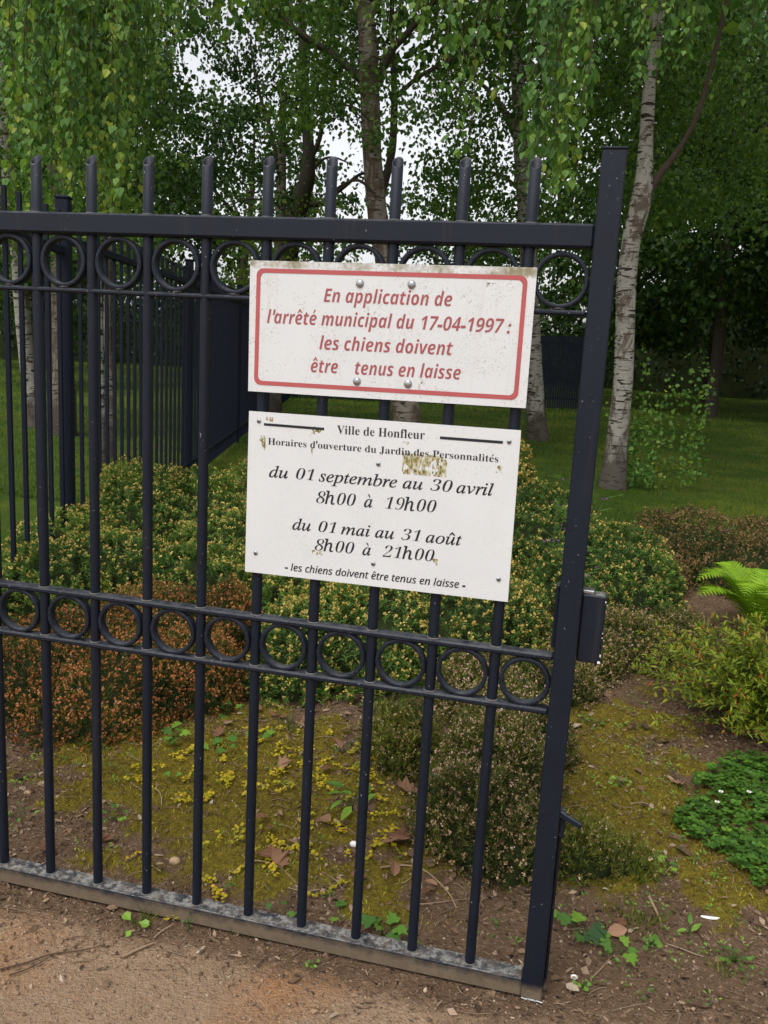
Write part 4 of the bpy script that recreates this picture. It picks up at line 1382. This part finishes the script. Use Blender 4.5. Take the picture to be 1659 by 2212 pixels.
# spirea-like young shrub
sp = thing('leafy_shrub', 'loose yellow-green shrub with reddish shoot tips at the right edge', 'shrub', loc=(1.98, 1.66, hz(1.98, 1.66)))
ml, mt = MB(), MB()
for k in range(430):
    a = random.uniform(0, 6.28); R_ = random.uniform(.08, .56); h = random.uniform(.12, .46) * (1.1 - R_ * .9)
    m = 10; s = np.linspace(0, 1, m)
    P = np.stack([np.cos(a) * (.05 + R_ * s ** .9), np.sin(a) * (.05 + R_ * s ** .9) * .85, .02 + h * (1.7 * s - .8 * s ** 2)], 1)
    add_tube(mt, P, np.linspace(.0022, .0008, m), 3, cap=False)
    n = 34; t = RNG.uniform(.15, 1.02, n); B = np.stack([np.interp(t, s, P[:, i]) for i in range(3)], 1)
    ax = unit(np.gradient(P, axis=0))[-1]
    d = around(np.repeat([ax + np.array([0, 0, .5])], n, 0), 1, 1.05)
    sz = RNG.uniform(.022, .042, n) * (1.15 - .35 * t)
    scatter(ml, LANCE_V, OVATE_F, frames(d, np.array([0, 0, 1.0]) + RNG.normal(0, .35, (n, 3))), B, np.stack([sz * 1.15, sz, sz], 1),
            np.clip(.48 + .40 * (t - .5) + RNG.normal(0, .2, n), 0, 1))
ml.build('foliage', M['spirea'], sp); mt.build('stems', M['twig'], sp)

# clover mat and daisies
inreg = lambda x, y: ((x - 2.10) / .58) ** 2 + ((y - .84) / .50) ** 2 + 1.2 * (fbm(x * 6, y * 6, 33, 4) - .5) < 1.0
cand = np.stack([RNG.uniform(1.45, 2.75, 9000), RNG.uniform(.35, 1.5, 9000)], 1)
k = inreg(cand[:, 0], cand[:, 1]); c = cand[k][:5200]
zt = height(c[:, 0], c[:, 1]) + RNG.uniform(.010, .045, len(c))
mb = MB(); LV = [(0, 0, 0), (.42, .5, .05), (.32, .95, .03), (0, .86, 0), (-.32, .95, .03), (-.42, .5, .05)]
base_a = RNG.uniform(0, 6.28, len(c)); tl_ = np.clip(.45 + RNG.normal(0, .22, len(c)), 0, 1); tilt = RNG.normal(0, .25, (len(c), 3))
for q in range(3):
    a = base_a + q * 2.094
    d = np.stack([np.cos(a), np.sin(a), np.full(len(c), .05)], 1) + tilt * .4
    sz = RNG.uniform(.011, .019, len(c))
    scatter(mb, LV, OVATE_F, frames(d, np.array([0, 0, 1.0]) + tilt), np.stack([c[:, 0], c[:, 1], zt], 1), sz, tl_)
tag(mb.build('clover', M['clover']), kind='stuff')
for i, (u, v, lab) in enumerate(((1553, 1722, 'pink-white clover daisy at the upper rim of the clover patch'), (1612, 1733, 'open white daisy with yellow eye in the clover patch'), (1545, 1742, 'small white daisy bud beside the clover patch'))):
    p = gnd(u, v, .05)
    t = thing('daisy', lab, 'flower', 'daisies in the clover', (p[0], p[1], hz(p[0], p[1])))
    mb = MB(); add_tube(mb, [(0, 0, 0), (.004, .002, .06)], .0009, 4); mb.build('stem', M['ivy'], t)
    mb = MB(); a = np.linspace(0, 6.28, 13)[:-1]; d = np.stack([np.cos(a), np.sin(a) - .25, np.full(12, .35)], 1)
    scatter(mb, LANCE_V, OVATE_F, frames(d, np.array([0, -.4, 1.0])), np.tile([[.004, .002, .061]], (12, 1)), np.full(12, .009), .5)
    mb.build('petals', M['white'], t)
    mb = MB(); scatter(mb, OCTA_V, OCTA_F, np.eye(3)[None], np.array([[.004, .001, .063]]), np.array([.0028]), .5); mb.build('eye', M['gold'], t)


# ------------------------------------------------------------------ ground cover, litter, pebbles
def bed_points(n, x0, x1, y0, y1, fn=None):
    x = RNG.uniform(x0, x1, n); y = RNG.uniform(y0, y1, n)
    k = y > edge_path(x) - .04 + RNG.normal(0, .07, n)
    if fn is not None: k &= RNG.uniform(0, 1, n) < fn(x, y)
    return x[k], y[k]


x, y = bed_points(60000, -.9, 2.0, .02, 1.9, lambda x, y: moss_mask(x, y) * 1.1)
n = len(x); d = RNG.normal(0, .7, (n, 3)); d[:, 2] = .8; sz = RNG.uniform(.006, .015, n)
mb = MB(); scatter(mb, NEEDLE_V, NEEDLE_F, frames(d), np.stack([x, y, height(x, y) - .001], 1), np.stack([sz * 1.5, sz, sz], 1), np.clip(.45 + 1.8 * (fbm(x * 14, y * 14, 71, 3) - .5) + RNG.normal(0, .18, n), 0, 1))
tag(mb.build('moss', M['moss']), kind='stuff')

x, y = bed_points(26000, -1.2, 2.6, -.16, 2.6, lambda x, y: (.12 + 1.1 * sstep(.4, .7, fbm(x * 5, y * 5, 91, 3))) * (1 - .6 * moss_mask(x, y)))
n = len(x); a = RNG.uniform(0, 6.28, n); d = np.stack([np.cos(a), np.sin(a), RNG.normal(0, .16, n)], 1); sz = np.exp(RNG.normal(math.log(.012), .45, n))
CHIP_V = [(0, 0, 0), (.15, .3, .05), (.12, .75, .06), (0, 1, 0), (-.12, .7, .05), (-.15, .3, .06)]
mb = MB(); scatter(mb, CHIP_V, OVATE_F, frames(d, np.array([0, 0, 1.0]) + RNG.normal(0, .4, (n, 3))), np.stack([x, y, height(x, y) + .005], 1), np.stack([sz * RNG.uniform(.6, 1.9, n), sz, sz], 1), np.clip(.48 + RNG.normal(0, .30, n), 0, 1))
x, y = bed_points(1500, -1.1, 2.5, -.06, 2.2, lambda x, y: sstep(.42, .70, fbm(x * 3.3, y * 3.3, 131, 3)))
n = len(x); a = RNG.uniform(0, 6.28, n); d = np.stack([np.cos(a), np.sin(a), RNG.normal(.05, .2, n)], 1); sz = np.exp(RNG.normal(math.log(.024), .35, n))
BIT_V = [(0, 0, 0), (.22, .16, .10), (.30, .45, .20), (.2, .8, .12), (0, 1, .10), (-.24, .76, .16), (-.32, .42, .22), (-.2, .16, .10)]
scatter(mb, BIT_V, [(0, 1, 2, 3, 4), (0, 4, 5, 6, 7)], frames(d, np.array([0, 0, 1.0]) + RNG.normal(0, .35, (n, 3))), np.stack([x, y, height(x, y) + .006], 1), np.stack([sz * RNG.uniform(.7, 1.4, n), sz, sz], 1), np.clip(.40 + RNG.normal(0, .22, n), 0, 1))
x = RNG.uniform(-1.2, 2.2, 2600); y = edge_path(x) - np.abs(RNG.normal(0, .09, 2600))
n = len(x); a = RNG.uniform(0, 6.28, n); d = np.stack([np.cos(a), np.sin(a), RNG.normal(0, .12, n)], 1); sz = np.exp(RNG.normal(math.log(.008), .5, n))
scatter(mb, CHIP_V, OVATE_F, frames(d, np.array([0, 0, 1.0]) + RNG.normal(0, .3, (n, 3))), np.stack([x, y, height(x, y) + .003], 1), np.stack([sz * RNG.uniform(.5, 1.6, n), sz, sz], 1), np.clip(.40 + RNG.normal(0, .28, n), 0, 1))
for k in range(1100):     # straws and rootlets
    X = random.uniform(-1, 2.3); Yq = random.uniform(-.22, 1.9); L = random.uniform(.02, .09); a = random.uniform(0, 6.28); b = random.uniform(-.5, .5)
    s = np.linspace(0, 1, 5); px = X + L * s * np.cos(a + b * s); py = Yq + L * s * np.sin(a + b * s)
    add_tube(mb, np.stack([px, py, height(px, py) + .006], 1), random.uniform(.0005, .0016), 3, tint=random.uniform(.3, .95), cap=False)
tag(mb.build('leaf_litter', M['litter']), kind='stuff')

x = RNG.uniform(-1.2, 2.6, 46000); y = RNG.uniform(-1.0, 2.2, 46000); k = (RNG.uniform(0, 1, 46000) < .25 + .6 * fbm(x * 6, y * 6, 19, 3)); x, y = x[k], y[k]
n = len(x); sz = np.exp(RNG.normal(math.log(.0018), .60, n))
mb = MB(); scatter(mb, OCTA_V, OCTA_F, frames(RNG.normal(size=(n, 3))), np.stack([x, y, height(x, y) + sz * .3], 1), np.stack([sz * RNG.uniform(.7, 1.6, n), sz, sz * .8], 1), RNG.uniform(0, 1, n))
gm = NT('gravel'); gm.set(gm.ramp(gm.attr(), [(0, (.10, .06, .04)), (.5, (.26, .165, .10)), (.85, (.36, .26, .18)), (1, (.45, .37, .28))]), .9, .2)
tag(mb.build('gravel', gm.m), kind='stuff')

x, y = bed_points(1500, -1.0, 2.4, .02, 2.0, lambda x, y: (.45 + .55 * (x > 1.2)) * sstep(.36, .62, fbm(x * 4, y * 4, 171, 3)))
mb = MB()
for X, Yq in zip(x, y):
    m = random.randint(3, 8); an = RNG.uniform(0, 6.28, m); r = RNG.uniform(.002, .016, m)
    P = np.stack([X + r * np.cos(an), Yq + r * np.sin(an), hz(X, Yq) + RNG.uniform(.006, .02, m)], 1)
    scatter(mb, SPOON_V, SPOON_F, frames(np.stack([np.cos(an), np.sin(an), np.full(m, .3)], 1), np.array([0, -.1, 1.0]) + RNG.normal(0, .3, (m, 3))), P, np.stack([RNG.uniform(.005, .009, m), RNG.uniform(.007, .014, m), np.full(m, .008)], 1), np.clip(random.uniform(.3, .85) + RNG.normal(0, .1, m), 0, 1))
tag(mb.build('seedlings', M['ivy']), kind='stuff')

# golden creeping jenny
mb = MB()
def jenny_ok(x, y): return .02 < y < 1.15 and -.2 < x < .95
seeds = [(.33, .98), (.42, .88), (.22, .92), (.5, .80), (.40, .74), (.30, .70), (.16, .80), (.55, .62), (.62, .52), (.58, .42), (.5, .35), (.44, .28), (.33, .42), (.25, .5), (.1, .62), (.18, .40), (.37, .60), (.66, .66), (.52, .98), (.63, .88), (.30, .16), (.47, .17), (.05, .72), (-.02, .5), (.68, .36)]
for qi, (sx_, sy_) in enumerate(seeds * 4):
    X, Yq = sx_ + random.gauss(0, .07), sy_ + random.gauss(0, .07); a = random.uniform(0, 6.28)
    m = random.randint(4, 14); pts = []
    for k in range(m):
        a += random.gauss(0, (.35 if qi % 7 == 0 else 1.6)); X += .0095 * math.cos(a); Yq += .0095 * math.sin(a); pts.append((X, Yq))
    P = np.repeat(np.array(pts), 2, 0); n = len(P)
    an = RNG.uniform(0, 6.28, n); d = np.stack([np.cos(an), np.sin(an), np.full(n, .25)], 1); sz = RNG.uniform(.005, .0115, n)
    scatter(mb, ROUND_V, ROUND_F, frames(d, np.array([0, -.15, 1.0]) + RNG.normal(0, .28, (n, 3))), np.stack([P[:, 0], P[:, 1], height(P[:, 0], P[:, 1]) + RNG.uniform(.008, .018, n)], 1), sz, np.clip(.45 + random.gauss(0, .15) + RNG.normal(0, .2, n), 0, 1))
tag(mb.build('creeping_jenny', M['gold']), kind='stuff')

# ivy sprigs
IVY_V = [(0, 0, 0), (.28, -.08, .02), (.52, .18, .0), (.30, .36, .04), (.40, .62, .0), (.16, .62, .04), (0, 1, -.05), (-.16, .62, .04), (-.40, .62, .0), (-.30, .36, .04), (-.52, .18, .0), (-.28, -.08, .02)]
IVY_F = [(0, 1, 2, 3, 4, 5, 6), (0, 6, 7, 8, 9, 10, 11)]


def sprig(name, cat, label, u, v, n, size, spread, group, tv=IVY_V, tf=IVY_F, mat='ivy', z=.03, tint=.5, rise=.3, wid=1.0):
    p = gnd(u, v, z); g = hz(p[0], p[1])
    t = thing(name, label, cat, group, (p[0], p[1], g))
    mt = MB()
    for k in range(n):
        a = 6.28 * k / n + random.uniform(-.4, .4); r = spread * random.uniform(.3, 1)
        q = np.array([r * math.cos(a), r * math.sin(a) * .9, z * random.uniform(.5, 1.3)])
        add_tube(mt, resample([(0, 0, 0), q * .5 + np.array([0, 0, .01]), q], 6), .0009, 3, tint=.3, cap=False)
        d = np.array([[math.cos(a + random.gauss(0, .5)), math.sin(a + random.gauss(0, .5)), rise * random.uniform(-.3, 1)]])
        s = size * random.uniform(.7, 1.2)
        mb = MB(); scatter(mb, tv, tf, frames(d, np.array([[random.gauss(0, .25), -.35 + random.gauss(0, .25), 1.0]])), q[None], np.array([[s * wid, s, s]]), np.clip(tint + random.gauss(0, .18), 0, 1))
        mb.build('leaf', M[mat], t)
    mt.build('stem', M[mat], t)


IV = 'ivy sprigs in the bed'
for u, v, n, s, lab in ((490, 1530, 5, .040, 'dark ivy sprig at the edge of the orange heather'), (380, 1605, 6, .036, 'bright ivy sprig just under the orange heather, over yellow leaves'), (475, 1620, 5, .036, 'bright ivy sprig among the yellow leaves left of the fifth bar'),
                        (950, 1590, 2, .050, 'large light green ivy leaf pair over the small heather'), (560, 1600, 4, .030, 'ivy sprig behind the fifth bar, over dead leaves'),
                        (830, 2000, 6, .034, 'ivy sprig in front of the bottom rail right of the seventh bar'), (740, 1972, 3, .030, 'small ivy sprig beside the seventh bar near the bottom rail'), (610, 1965, 4, .022, 'small dark seedling sprig above the bottom rail, right of the fifth bar'),
                        (1255, 2005, 4, .050, 'bright ivy shoot with broad leaf right of the gate post'), (1345, 2040, 5, .032, 'trailing ivy with dry leaves on the bare soil at the right'), (1225, 1975, 2, .022, 'tiny ivy shoot at the right foot of the gate post')):
    sprig('ivy_sprig', 'ivy', lab, u, v, n, s, .045 if n > 2 else .03, IV)
sprig('weed', 'weed', 'leafy weed with long pointed leaves right of the sixth bar', 762, 1725, 9, .055, .035, 'weeds in the bed', LANCE_V, OVATE_F, 'ivy', .05, .62, .9, 1.5)
sprig('weed', 'weed', 'round-leaved seedling left of the fourth bar, on the moss', 372, 1680, 2, .028, .012, 'weeds in the bed', SPOON_V, SPOON_F, 'ivy', .03, .75, .4)
sprig('weed', 'weed', 'small fresh weed cluster on the moss between third and fourth bars', 243, 1755, 9, .018, .040, 'weeds in the bed', SPOON_V, SPOON_F, 'ivy', .03, .52, .4)
sprig('weed', 'weed', 'pale leafy weed at the left edge near the bottom rail', 40, 1760, 6, .026, .05, 'weeds in the bed', LANCE_V, OVATE_F, 'ivy', .025, .6, .3, 1.8)
sprig('weed', 'weed', 'broad green weed leaf by the eighth bar, in front of the small heather', 928, 1705, 3, .036, .02, 'weeds in the bed', SPOON_V, SPOON_F, 'ivy', .04, .6, .5)
sprig('weed', 'weed', 'two-leaved seedling on the path edge below the bottom rail', 288, 1992, 2, .024, .014, 'weeds in the bed', SPOON_V, SPOON_F, 'ivy', .015, .7, .4)
sprig('weed', 'weed', 'single round green leaf lying on the path below the rail', 268, 2010, 1, .018, .004, 'weeds in the bed', SPOON_V, SPOON_F, 'ivy', .010, .72, .1)
sprig('weed', 'weed', 'little green seedling against the bottom rail left of the path twig', 408, 1985, 4, .014, .014, 'weeds in the bed', LANCE_V, OVATE_F, 'ivy', .03, .4, .8, 1.6)
sprig('weed', 'weed', 'tiny clover-like seedling under the bottom rail near its right half', 672, 2082, 6, .010, .012, 'weeds in the bed', SPOON_V, SPOON_F, 'ivy', .015, .6, .5)
sprig('weed', 'weed', 'small green rosette on bare ground right of the post foot', 1262, 2125, 5, .013, .014, 'weeds in the bed', SPOON_V, SPOON_F, 'ivy', .014, .62, .5)
sprig('weed', 'weed', 'green rosette of broad leaves amid the litter at the right', 1405, 2035, 7, .018, .018, 'weeds in the bed', SPOON_V, SPOON_F, 'ivy', .018, .6, .5)
sprig('weed', 'weed', 'flat blue-green clover tuft at the bottom right', 1585, 2065, 14, .013, .040, 'weeds in the bed', SPOON_V, SPOON_F, 'clover', .016, .5, .3)
sprig('weed', 'weed', 'upright slim-leaved shoot near the right edge litter', 1490, 2000, 4, .030, .010, 'weeds in the bed', LANCE_V, OVATE_F, 'ivy', .03, .68, 1.6, 1.3)
sprig('weed', 'weed', 'clover tuft on the moss right of the gate post, upper', 1285, 1555, 14, .017, .06, 'weeds in the bed', SPOON_V, SPOON_F, 'clover', .03, .62, .3)
sprig('weed', 'weed', 'pale rosette weed on the moss left of the clover patch', 1440, 1880, 6, .022, .022, 'weeds in the bed', SPOON_V, SPOON_F, 'ivy', .018, .78, .3)
sprig('weed', 'weed', 'yellowish seedlings at the clover patch edge', 1340, 1700, 8, .016, .04, 'weeds in the bed', SPOON_V, SPOON_F, 'ivy', .02, .85, .3)

# grass tufts
def tuft(u, v, n, h, sp, label):
    p = gnd(u, v); t = MB()
    q = RNG.normal(0, sp, (n, 2)); d = np.stack([q[:, 0] * 12, q[:, 1] * 12, np.ones(n)], 1) + RNG.normal(0, .35, (n, 3))
    L = h * RNG.uniform(.5, 1.2, n)
    base = np.stack([q[:, 0], q[:, 1], np.zeros(n) - .003], 1)
    scatter(t, BLADE_V, [(0, 1, 2, 4, 3)], frames(d), base, np.stack([np.full(n, .0026), L, L], 1), np.clip(.65 + RNG.normal(0, .25, n), 0, 1))
    o = t.build('grass_tuft', M['grass']); o.location = (p[0], p[1], hz(p[0], p[1]))
    tag(o, label, 'grass tuft', 'grass tufts')


tuft(1315, 1870, 70, .075, .022, 'grass tuft right of the small feathery heather')
tuft(1365, 1905, 60, .06, .02, 'spread grass tuft on bare soil left of the clover')
tuft(1375, 2000, 90, .05, .03, 'thin flat grass tuft amid litter at lower right')
tuft(310, 1975 + 15, 40, .045, .014, 'brownish grass tuft on the path left of the two-leaved seedling')
tuft(520, 2000 + 8, 40, .04, .014, 'short grass tuft under the bottom rail at mid width')
tuft(620, 1590, 26, .11, .015, 'tall thin grass blades right of the fifth bar')
tuft(1565, 2105, 26, .05, .014, 'small grass tuft near the bottom right corner')

# dead leaves
PLANE_V = [(0, 0, 0), (.22, .06, .03), (.60, .04, .10), (.42, .26, .03), (.66, .52, .10), (.36, .50, .02), (.34, .74, .06), (.14, .64, .0), (0, 1, .08), (-.14, .64, .0), (-.34, .74, .06), (-.36, .50, .02), (-.66, .52, .10), (-.42, .26, .03), (-.60, .04, .10), (-.22, .06, .03)]
PLANE_F = [(0, 1, 2, 3, 4, 5, 6, 7, 8), (0, 8, 9, 10, 11, 12, 13, 14, 15)]
OAKISH_V = [(0, 0, 0), (.20, .16, .08), (.30, .42, .14), (.22, .76, .12), (0, 1, .10), (-.22, .76, .16), (-.30, .42, .20), (-.20, .16, .10)]
OAKISH_F = [(0, 1, 2, 3, 4), (0, 4, 5, 6, 7)]


def dead_leaf(u, v, s, tint, label, star=True, z=.012):
    p = gnd(u, v, z); a = random.uniform(0, 6.28)
    mb = MB(); tv, tf = (PLANE_V, PLANE_F) if star else (OAKISH_V, OAKISH_F)
    tv = np.array(tv) * np.array([1, 1, 1.6]); tv[:, 2] += .25 * (tv[:, 1] - .5) ** 2
    d = np.array([[math.cos(a), math.sin(a), random.uniform(.0, .25)]])
    scatter(mb, tv, tf, frames(d, np.array([[random.gauss(0, .3), random.gauss(-.2, .3), 1.0]])), np.zeros((1, 3)), np.array([s]), tint)
    o = mb.build('dead_leaf', M['deadleaf']); o.location = (p[0], p[1], hz(p[0], p[1]) + z)
    tag(o, label, 'dead leaf', 'dead leaves in the bed')


for u, v, s, t_, lab, st in (
        (880, 1720, .075, .72, 'big star-shaped tan leaf left of the small pink heather', True), (735, 1630, .06, .55, 'curled brown leaf between sixth and seventh bars, upper', False), (715, 1665, .055, .3, 'dark curled leaf below the curled brown one by the sixth bar', False),
        (580, 1770, .048, .5, 'brown leaf on the moss between fifth and sixth bars', False), (588, 1790, .040, .35, 'darker brown leaf just below another right of the fifth bar', False), (690, 1775, .06, .65, 'rolled tan leaf left of the seventh bar', False),
        (845, 1810, .075, .35, 'dark torn star leaf low beside the seventh bar', True), (870, 1830, .07, .75, 'pale crumpled leaf at the lower left of the pink heather', False), (565, 1850, .065, .42, 'broad brown leaf near the bottom rail beside the fifth bar', True),
        (590, 1880, .055, .55, 'reddish brown leaf pile leaf above the bottom rail', True), (790, 1905, .05, .45, 'brown leaf by the curved stem above the bottom rail', False), (850, 1900, .05, .6, 'tan leaf right of the seventh bar near the bottom', False),
        (928, 1925, .040, .2, 'dark red-brown leaf left of the last bar near the rail', False), (945, 1920, .034, .8, 'pale dry leaf next to the dark red-brown leaf', False), (600, 1545, .06, .5, 'tan lobed leaf at the foot of the yellow shrub', True),
        (565, 1535, .05, .35, 'brown leaf behind the fifth bar under the shrub', False), (650, 1565, .05, .45, 'brown lobed leaf left of the sixth bar under the shrub', True), (480, 1605, .045, .35, 'brown leaf beside the bright ivy sprigs', True),
        (600, 1660, .05, .7, 'pinkish tan leaf on yellow leaves right of the fifth bar', True), (940, 1670, .045, .5, 'brown leaf lodged in the pink heather', True), (1155, 1440, .07, .6, 'tan leaf seen through the last lower ring', True),
        (1130, 1470, .06, .3, 'dark leaf behind the last lower ring', True), (1500, 1320, .09, .35, 'brown dead leaf on the soil left of the fern', True), (1540, 1345, .09, .25, 'dark brown dead leaf under the fern', True),
        (1475, 1700, .055, .75, 'crumpled tan leaf at the upper left of the clover', True), (1250, 1985, .05, .95, 'straw-coloured dry leaf beside the broad ivy leaf', False), (1310, 2015, .05, .95, 'straw-coloured dry leaf in the trailing ivy', False),
        (1330, 1995, .04, .35, 'upright red-brown leaf in the trailing ivy', False), (115, 1835, .05, .35, 'purplish brown leaf near the left end of the bottom rail', True), (230, 1810, .05, .3, 'dark brown leaf on soil between second and third bars', True), (1232, 1660, .034, .75, 'orange-tan leaf close to the right side of the post', False), (430, 1690, .04, .4, 'brown leaf with an ivy leaf on the moss by the fourth bar', True), (1630, 1640, .06, .75, 'orange dead leaf under the yellow-green shrub', False)):
    dead_leaf(u, v, s, t_, lab, st)


def stick(pts, r, mat, label, z=.006):
    P = []
    for u, v in pts:
        p = gnd(u, v); P.append((p[0], p[1], hz(p[0], p[1]) + z))
    P = resample(P, 14); o0 = P[0].copy()
    mb = MB(); add_tube(mb, P - o0, np.linspace(r, r * .5, 14), 7, rough=.2, seed=random.randint(0, 99))
    o = mb.build('twig', M[mat]); o.location = o0
    tag(o, label, 'twig', 'twigs on the ground')


stick([(265, 2072), (300, 2056), (332, 2042)], .0040, 'stick', 'short thick tan stick on the path below the left half of the rail')
stick([(0, 2098), (60, 2082), (110, 2065), (180, 2058), (228, 2044)], .0022, 'twig_dark', 'long dark twig on the path at the left edge')
stick([(20, 2110), (70, 2092), (120, 2064)], .0018, 'twig_dark', 'short dark twig forking under the long one at the left edge')
stick([(820, 1890), (870, 1885), (915, 1895), (965, 1945), (985, 1970)], .0028, 'stick', 'curved pale stem lying between the seventh and ninth bars')
stick([(500, 1895), (545, 1875), (600, 1890), (640, 1920)], .0020, 'stick', 'thin curved straw by the bottom rail between fifth and sixth bars')
stick([(905, 1965), (960, 1958), (1015, 1948)], .0016, 'stick', 'straight pale straw behind the last bar near the rail')
stick([(1400, 1955), (1418, 1985), (1428, 2005)], .0045, 'stick', 'tan wood splinter on the soil at lower right')
stick([(1500, 2010), (1530, 2050), (1570, 2090)], .0020, 'twig_dark', 'thin brown twig at the bottom right')
stick([(1275, 2120), (1300, 2095), (1320, 2070)], .0015, 'stick', 'fine straw pointing up-left right of the post foot')
stick([(1350, 1890), (1372, 1865), (1385, 1850)], .0016, 'stick', 'straw on the bare soil left of the clover')
stick([(460, 1565), (440, 1590), (420, 1625)], .0022, 'stick', 'pale bent straw under the orange heather')
stick([(640, 1560), (652, 1578), (665, 1592)], .0050, 'stick', 'cut pale stick end at the foot of the yellow shrub')
stick([(700, 2085), (740, 2060), (790, 2040), (820, 2035)], .0012, 'twig_dark', 'hair-thin root on the path below the rail')


def stone(u, v, s, mat, label):
    p = gnd(u, v); mb = MB()
    a = np.linspace(0, 6.28, 14)[:-1]; V = []; 
    for b in np.linspace(-1.2, 1.4, 7):
        for q in a:
            r = 1 + .25 * (vnoise(q * 1.3 + u, b + v, 3) - .5)
            V.append((s * r * math.cos(q) * math.cos(b), s * .8 * r * math.sin(q) * math.cos(b), s * .65 * r * math.sin(b)))
    i, j = np.meshgrid(np.arange(6), np.arange(13), indexing='ij')
    mb.add(np.array(V), np.stack([i * 13 + j, i * 13 + (j + 1) % 13, (i + 1) * 13 + (j + 1) % 13, (i + 1) * 13 + j], -1).reshape(-1, 4))
    mb.add(np.array(V[-13:]), [tuple(range(13))]); 
    o = mb.build('stone', M[mat]); o.location = (p[0], p[1], hz(p[0], p[1]) + s * .35)
    tag(o, label, 'stone', 'stones on the ground')


stone(378, 1862, .016, 'stone', 'rounded tan stone on the moss between third and fourth bars')
stone(1240, 2112, .008, 'white', 'small whitish stone right of the post foot')
stone(765, 1828, .013, 'white', 'pale chalky stone left of the sixth bar')
stone(930, 1690, .014, 'white', 'white stone half hidden in the pink heather')
stone(60, 1710, .012, 'stone', 'small tan stone on the soil near the left edge')
stone(1230, 2000, .004, 'white', 'tiny white pebble near the broad ivy leaf')
mb = MB(); p = gnd(1512, 1992)
s = np.linspace(0, 1, 9); V = []
for q in s:
    w = .006 * math.sin(math.pi * (q * .9 + .05)); V += [(-w, q * .045, .004), (0, q * .045, .008), (w, q * .045, .004)]
mb.add(np.array(V), [(3 * i + k, 3 * i + k + 1, 3 * i + k + 4, 3 * i + k + 3) for i in range(8) for k in range(2)])
o = mb.build('feather', M['white']); o.location = (p[0], p[1], hz(p[0], p[1])); o.rotation_euler = (0, 0, -1.45)
tag(o, 'small white feather lying on the soil at the lower right', 'feather')

# vetch stems growing through the right-hand shrub
for i, (u, v, hgt, lean, lab) in enumerate(((1180, 1250, .85, .10, 'tall thin vetch with purple flowers beside the lower sign'), (1290, 1300, .62, -.12, 'leaning vetch stem right of the gate post'), (1480, 1130, .42, .1, 'vetch plant above the brown heather at the right'))):
    p = gnd(u, v + 120); t = thing('vetch', lab, 'plant', 'vetch plants in the bed', (p[0], p[1], hz(p[0], p[1])))
    ms, ml, mf = MB(), MB(), MB()
    for q in range(4):
        a = random.uniform(0, 6.28); s = np.linspace(0, 1, 12); h = hgt * random.uniform(.7, 1.05)
        P = np.stack([lean * s ** 1.5 + .12 * math.cos(a) * s ** 1.3, -.05 * s + .08 * math.sin(a) * s, h * s], 1)
        add_tube(ms, P, np.linspace(.0022, .001, 12), 4)
        for w in range(2, 12):
            b = random.uniform(0, 6.28); m = 8
            out = np.array([math.cos(b), math.sin(b), .35]); tt = np.linspace(.1, 1, m)[:, None]
            B = P[w] + out * tt * .075
            for sg in (-1, 1):
                sd_ = np.array([-math.sin(b), math.cos(b), .1]) * sg
                scatter(ml, LANCE_V, OVATE_F, frames(np.tile(sd_ + out * .3, (m, 1)), np.array([0, 0, 1.0]) + RNG.normal(0, .2, (m, 3))), B, np.full(m, .017), np.clip(.5 + RNG.normal(0, .15, m), 0, 1))
        for w in range(3):
            scatter(mf, PETAL_V, PETAL_F, frames(RNG.normal(size=(4, 3))), np.tile(P[random.randint(7, 11)] + RNG.normal(0, .02, 3), (4, 1)), np.full(4, .008), .5)
    ms.build('stems', M['shrub_leaf'], t); ml.build('foliage', M['shrub_leaf'], t); mf.build('flowers', M['purple'], t)
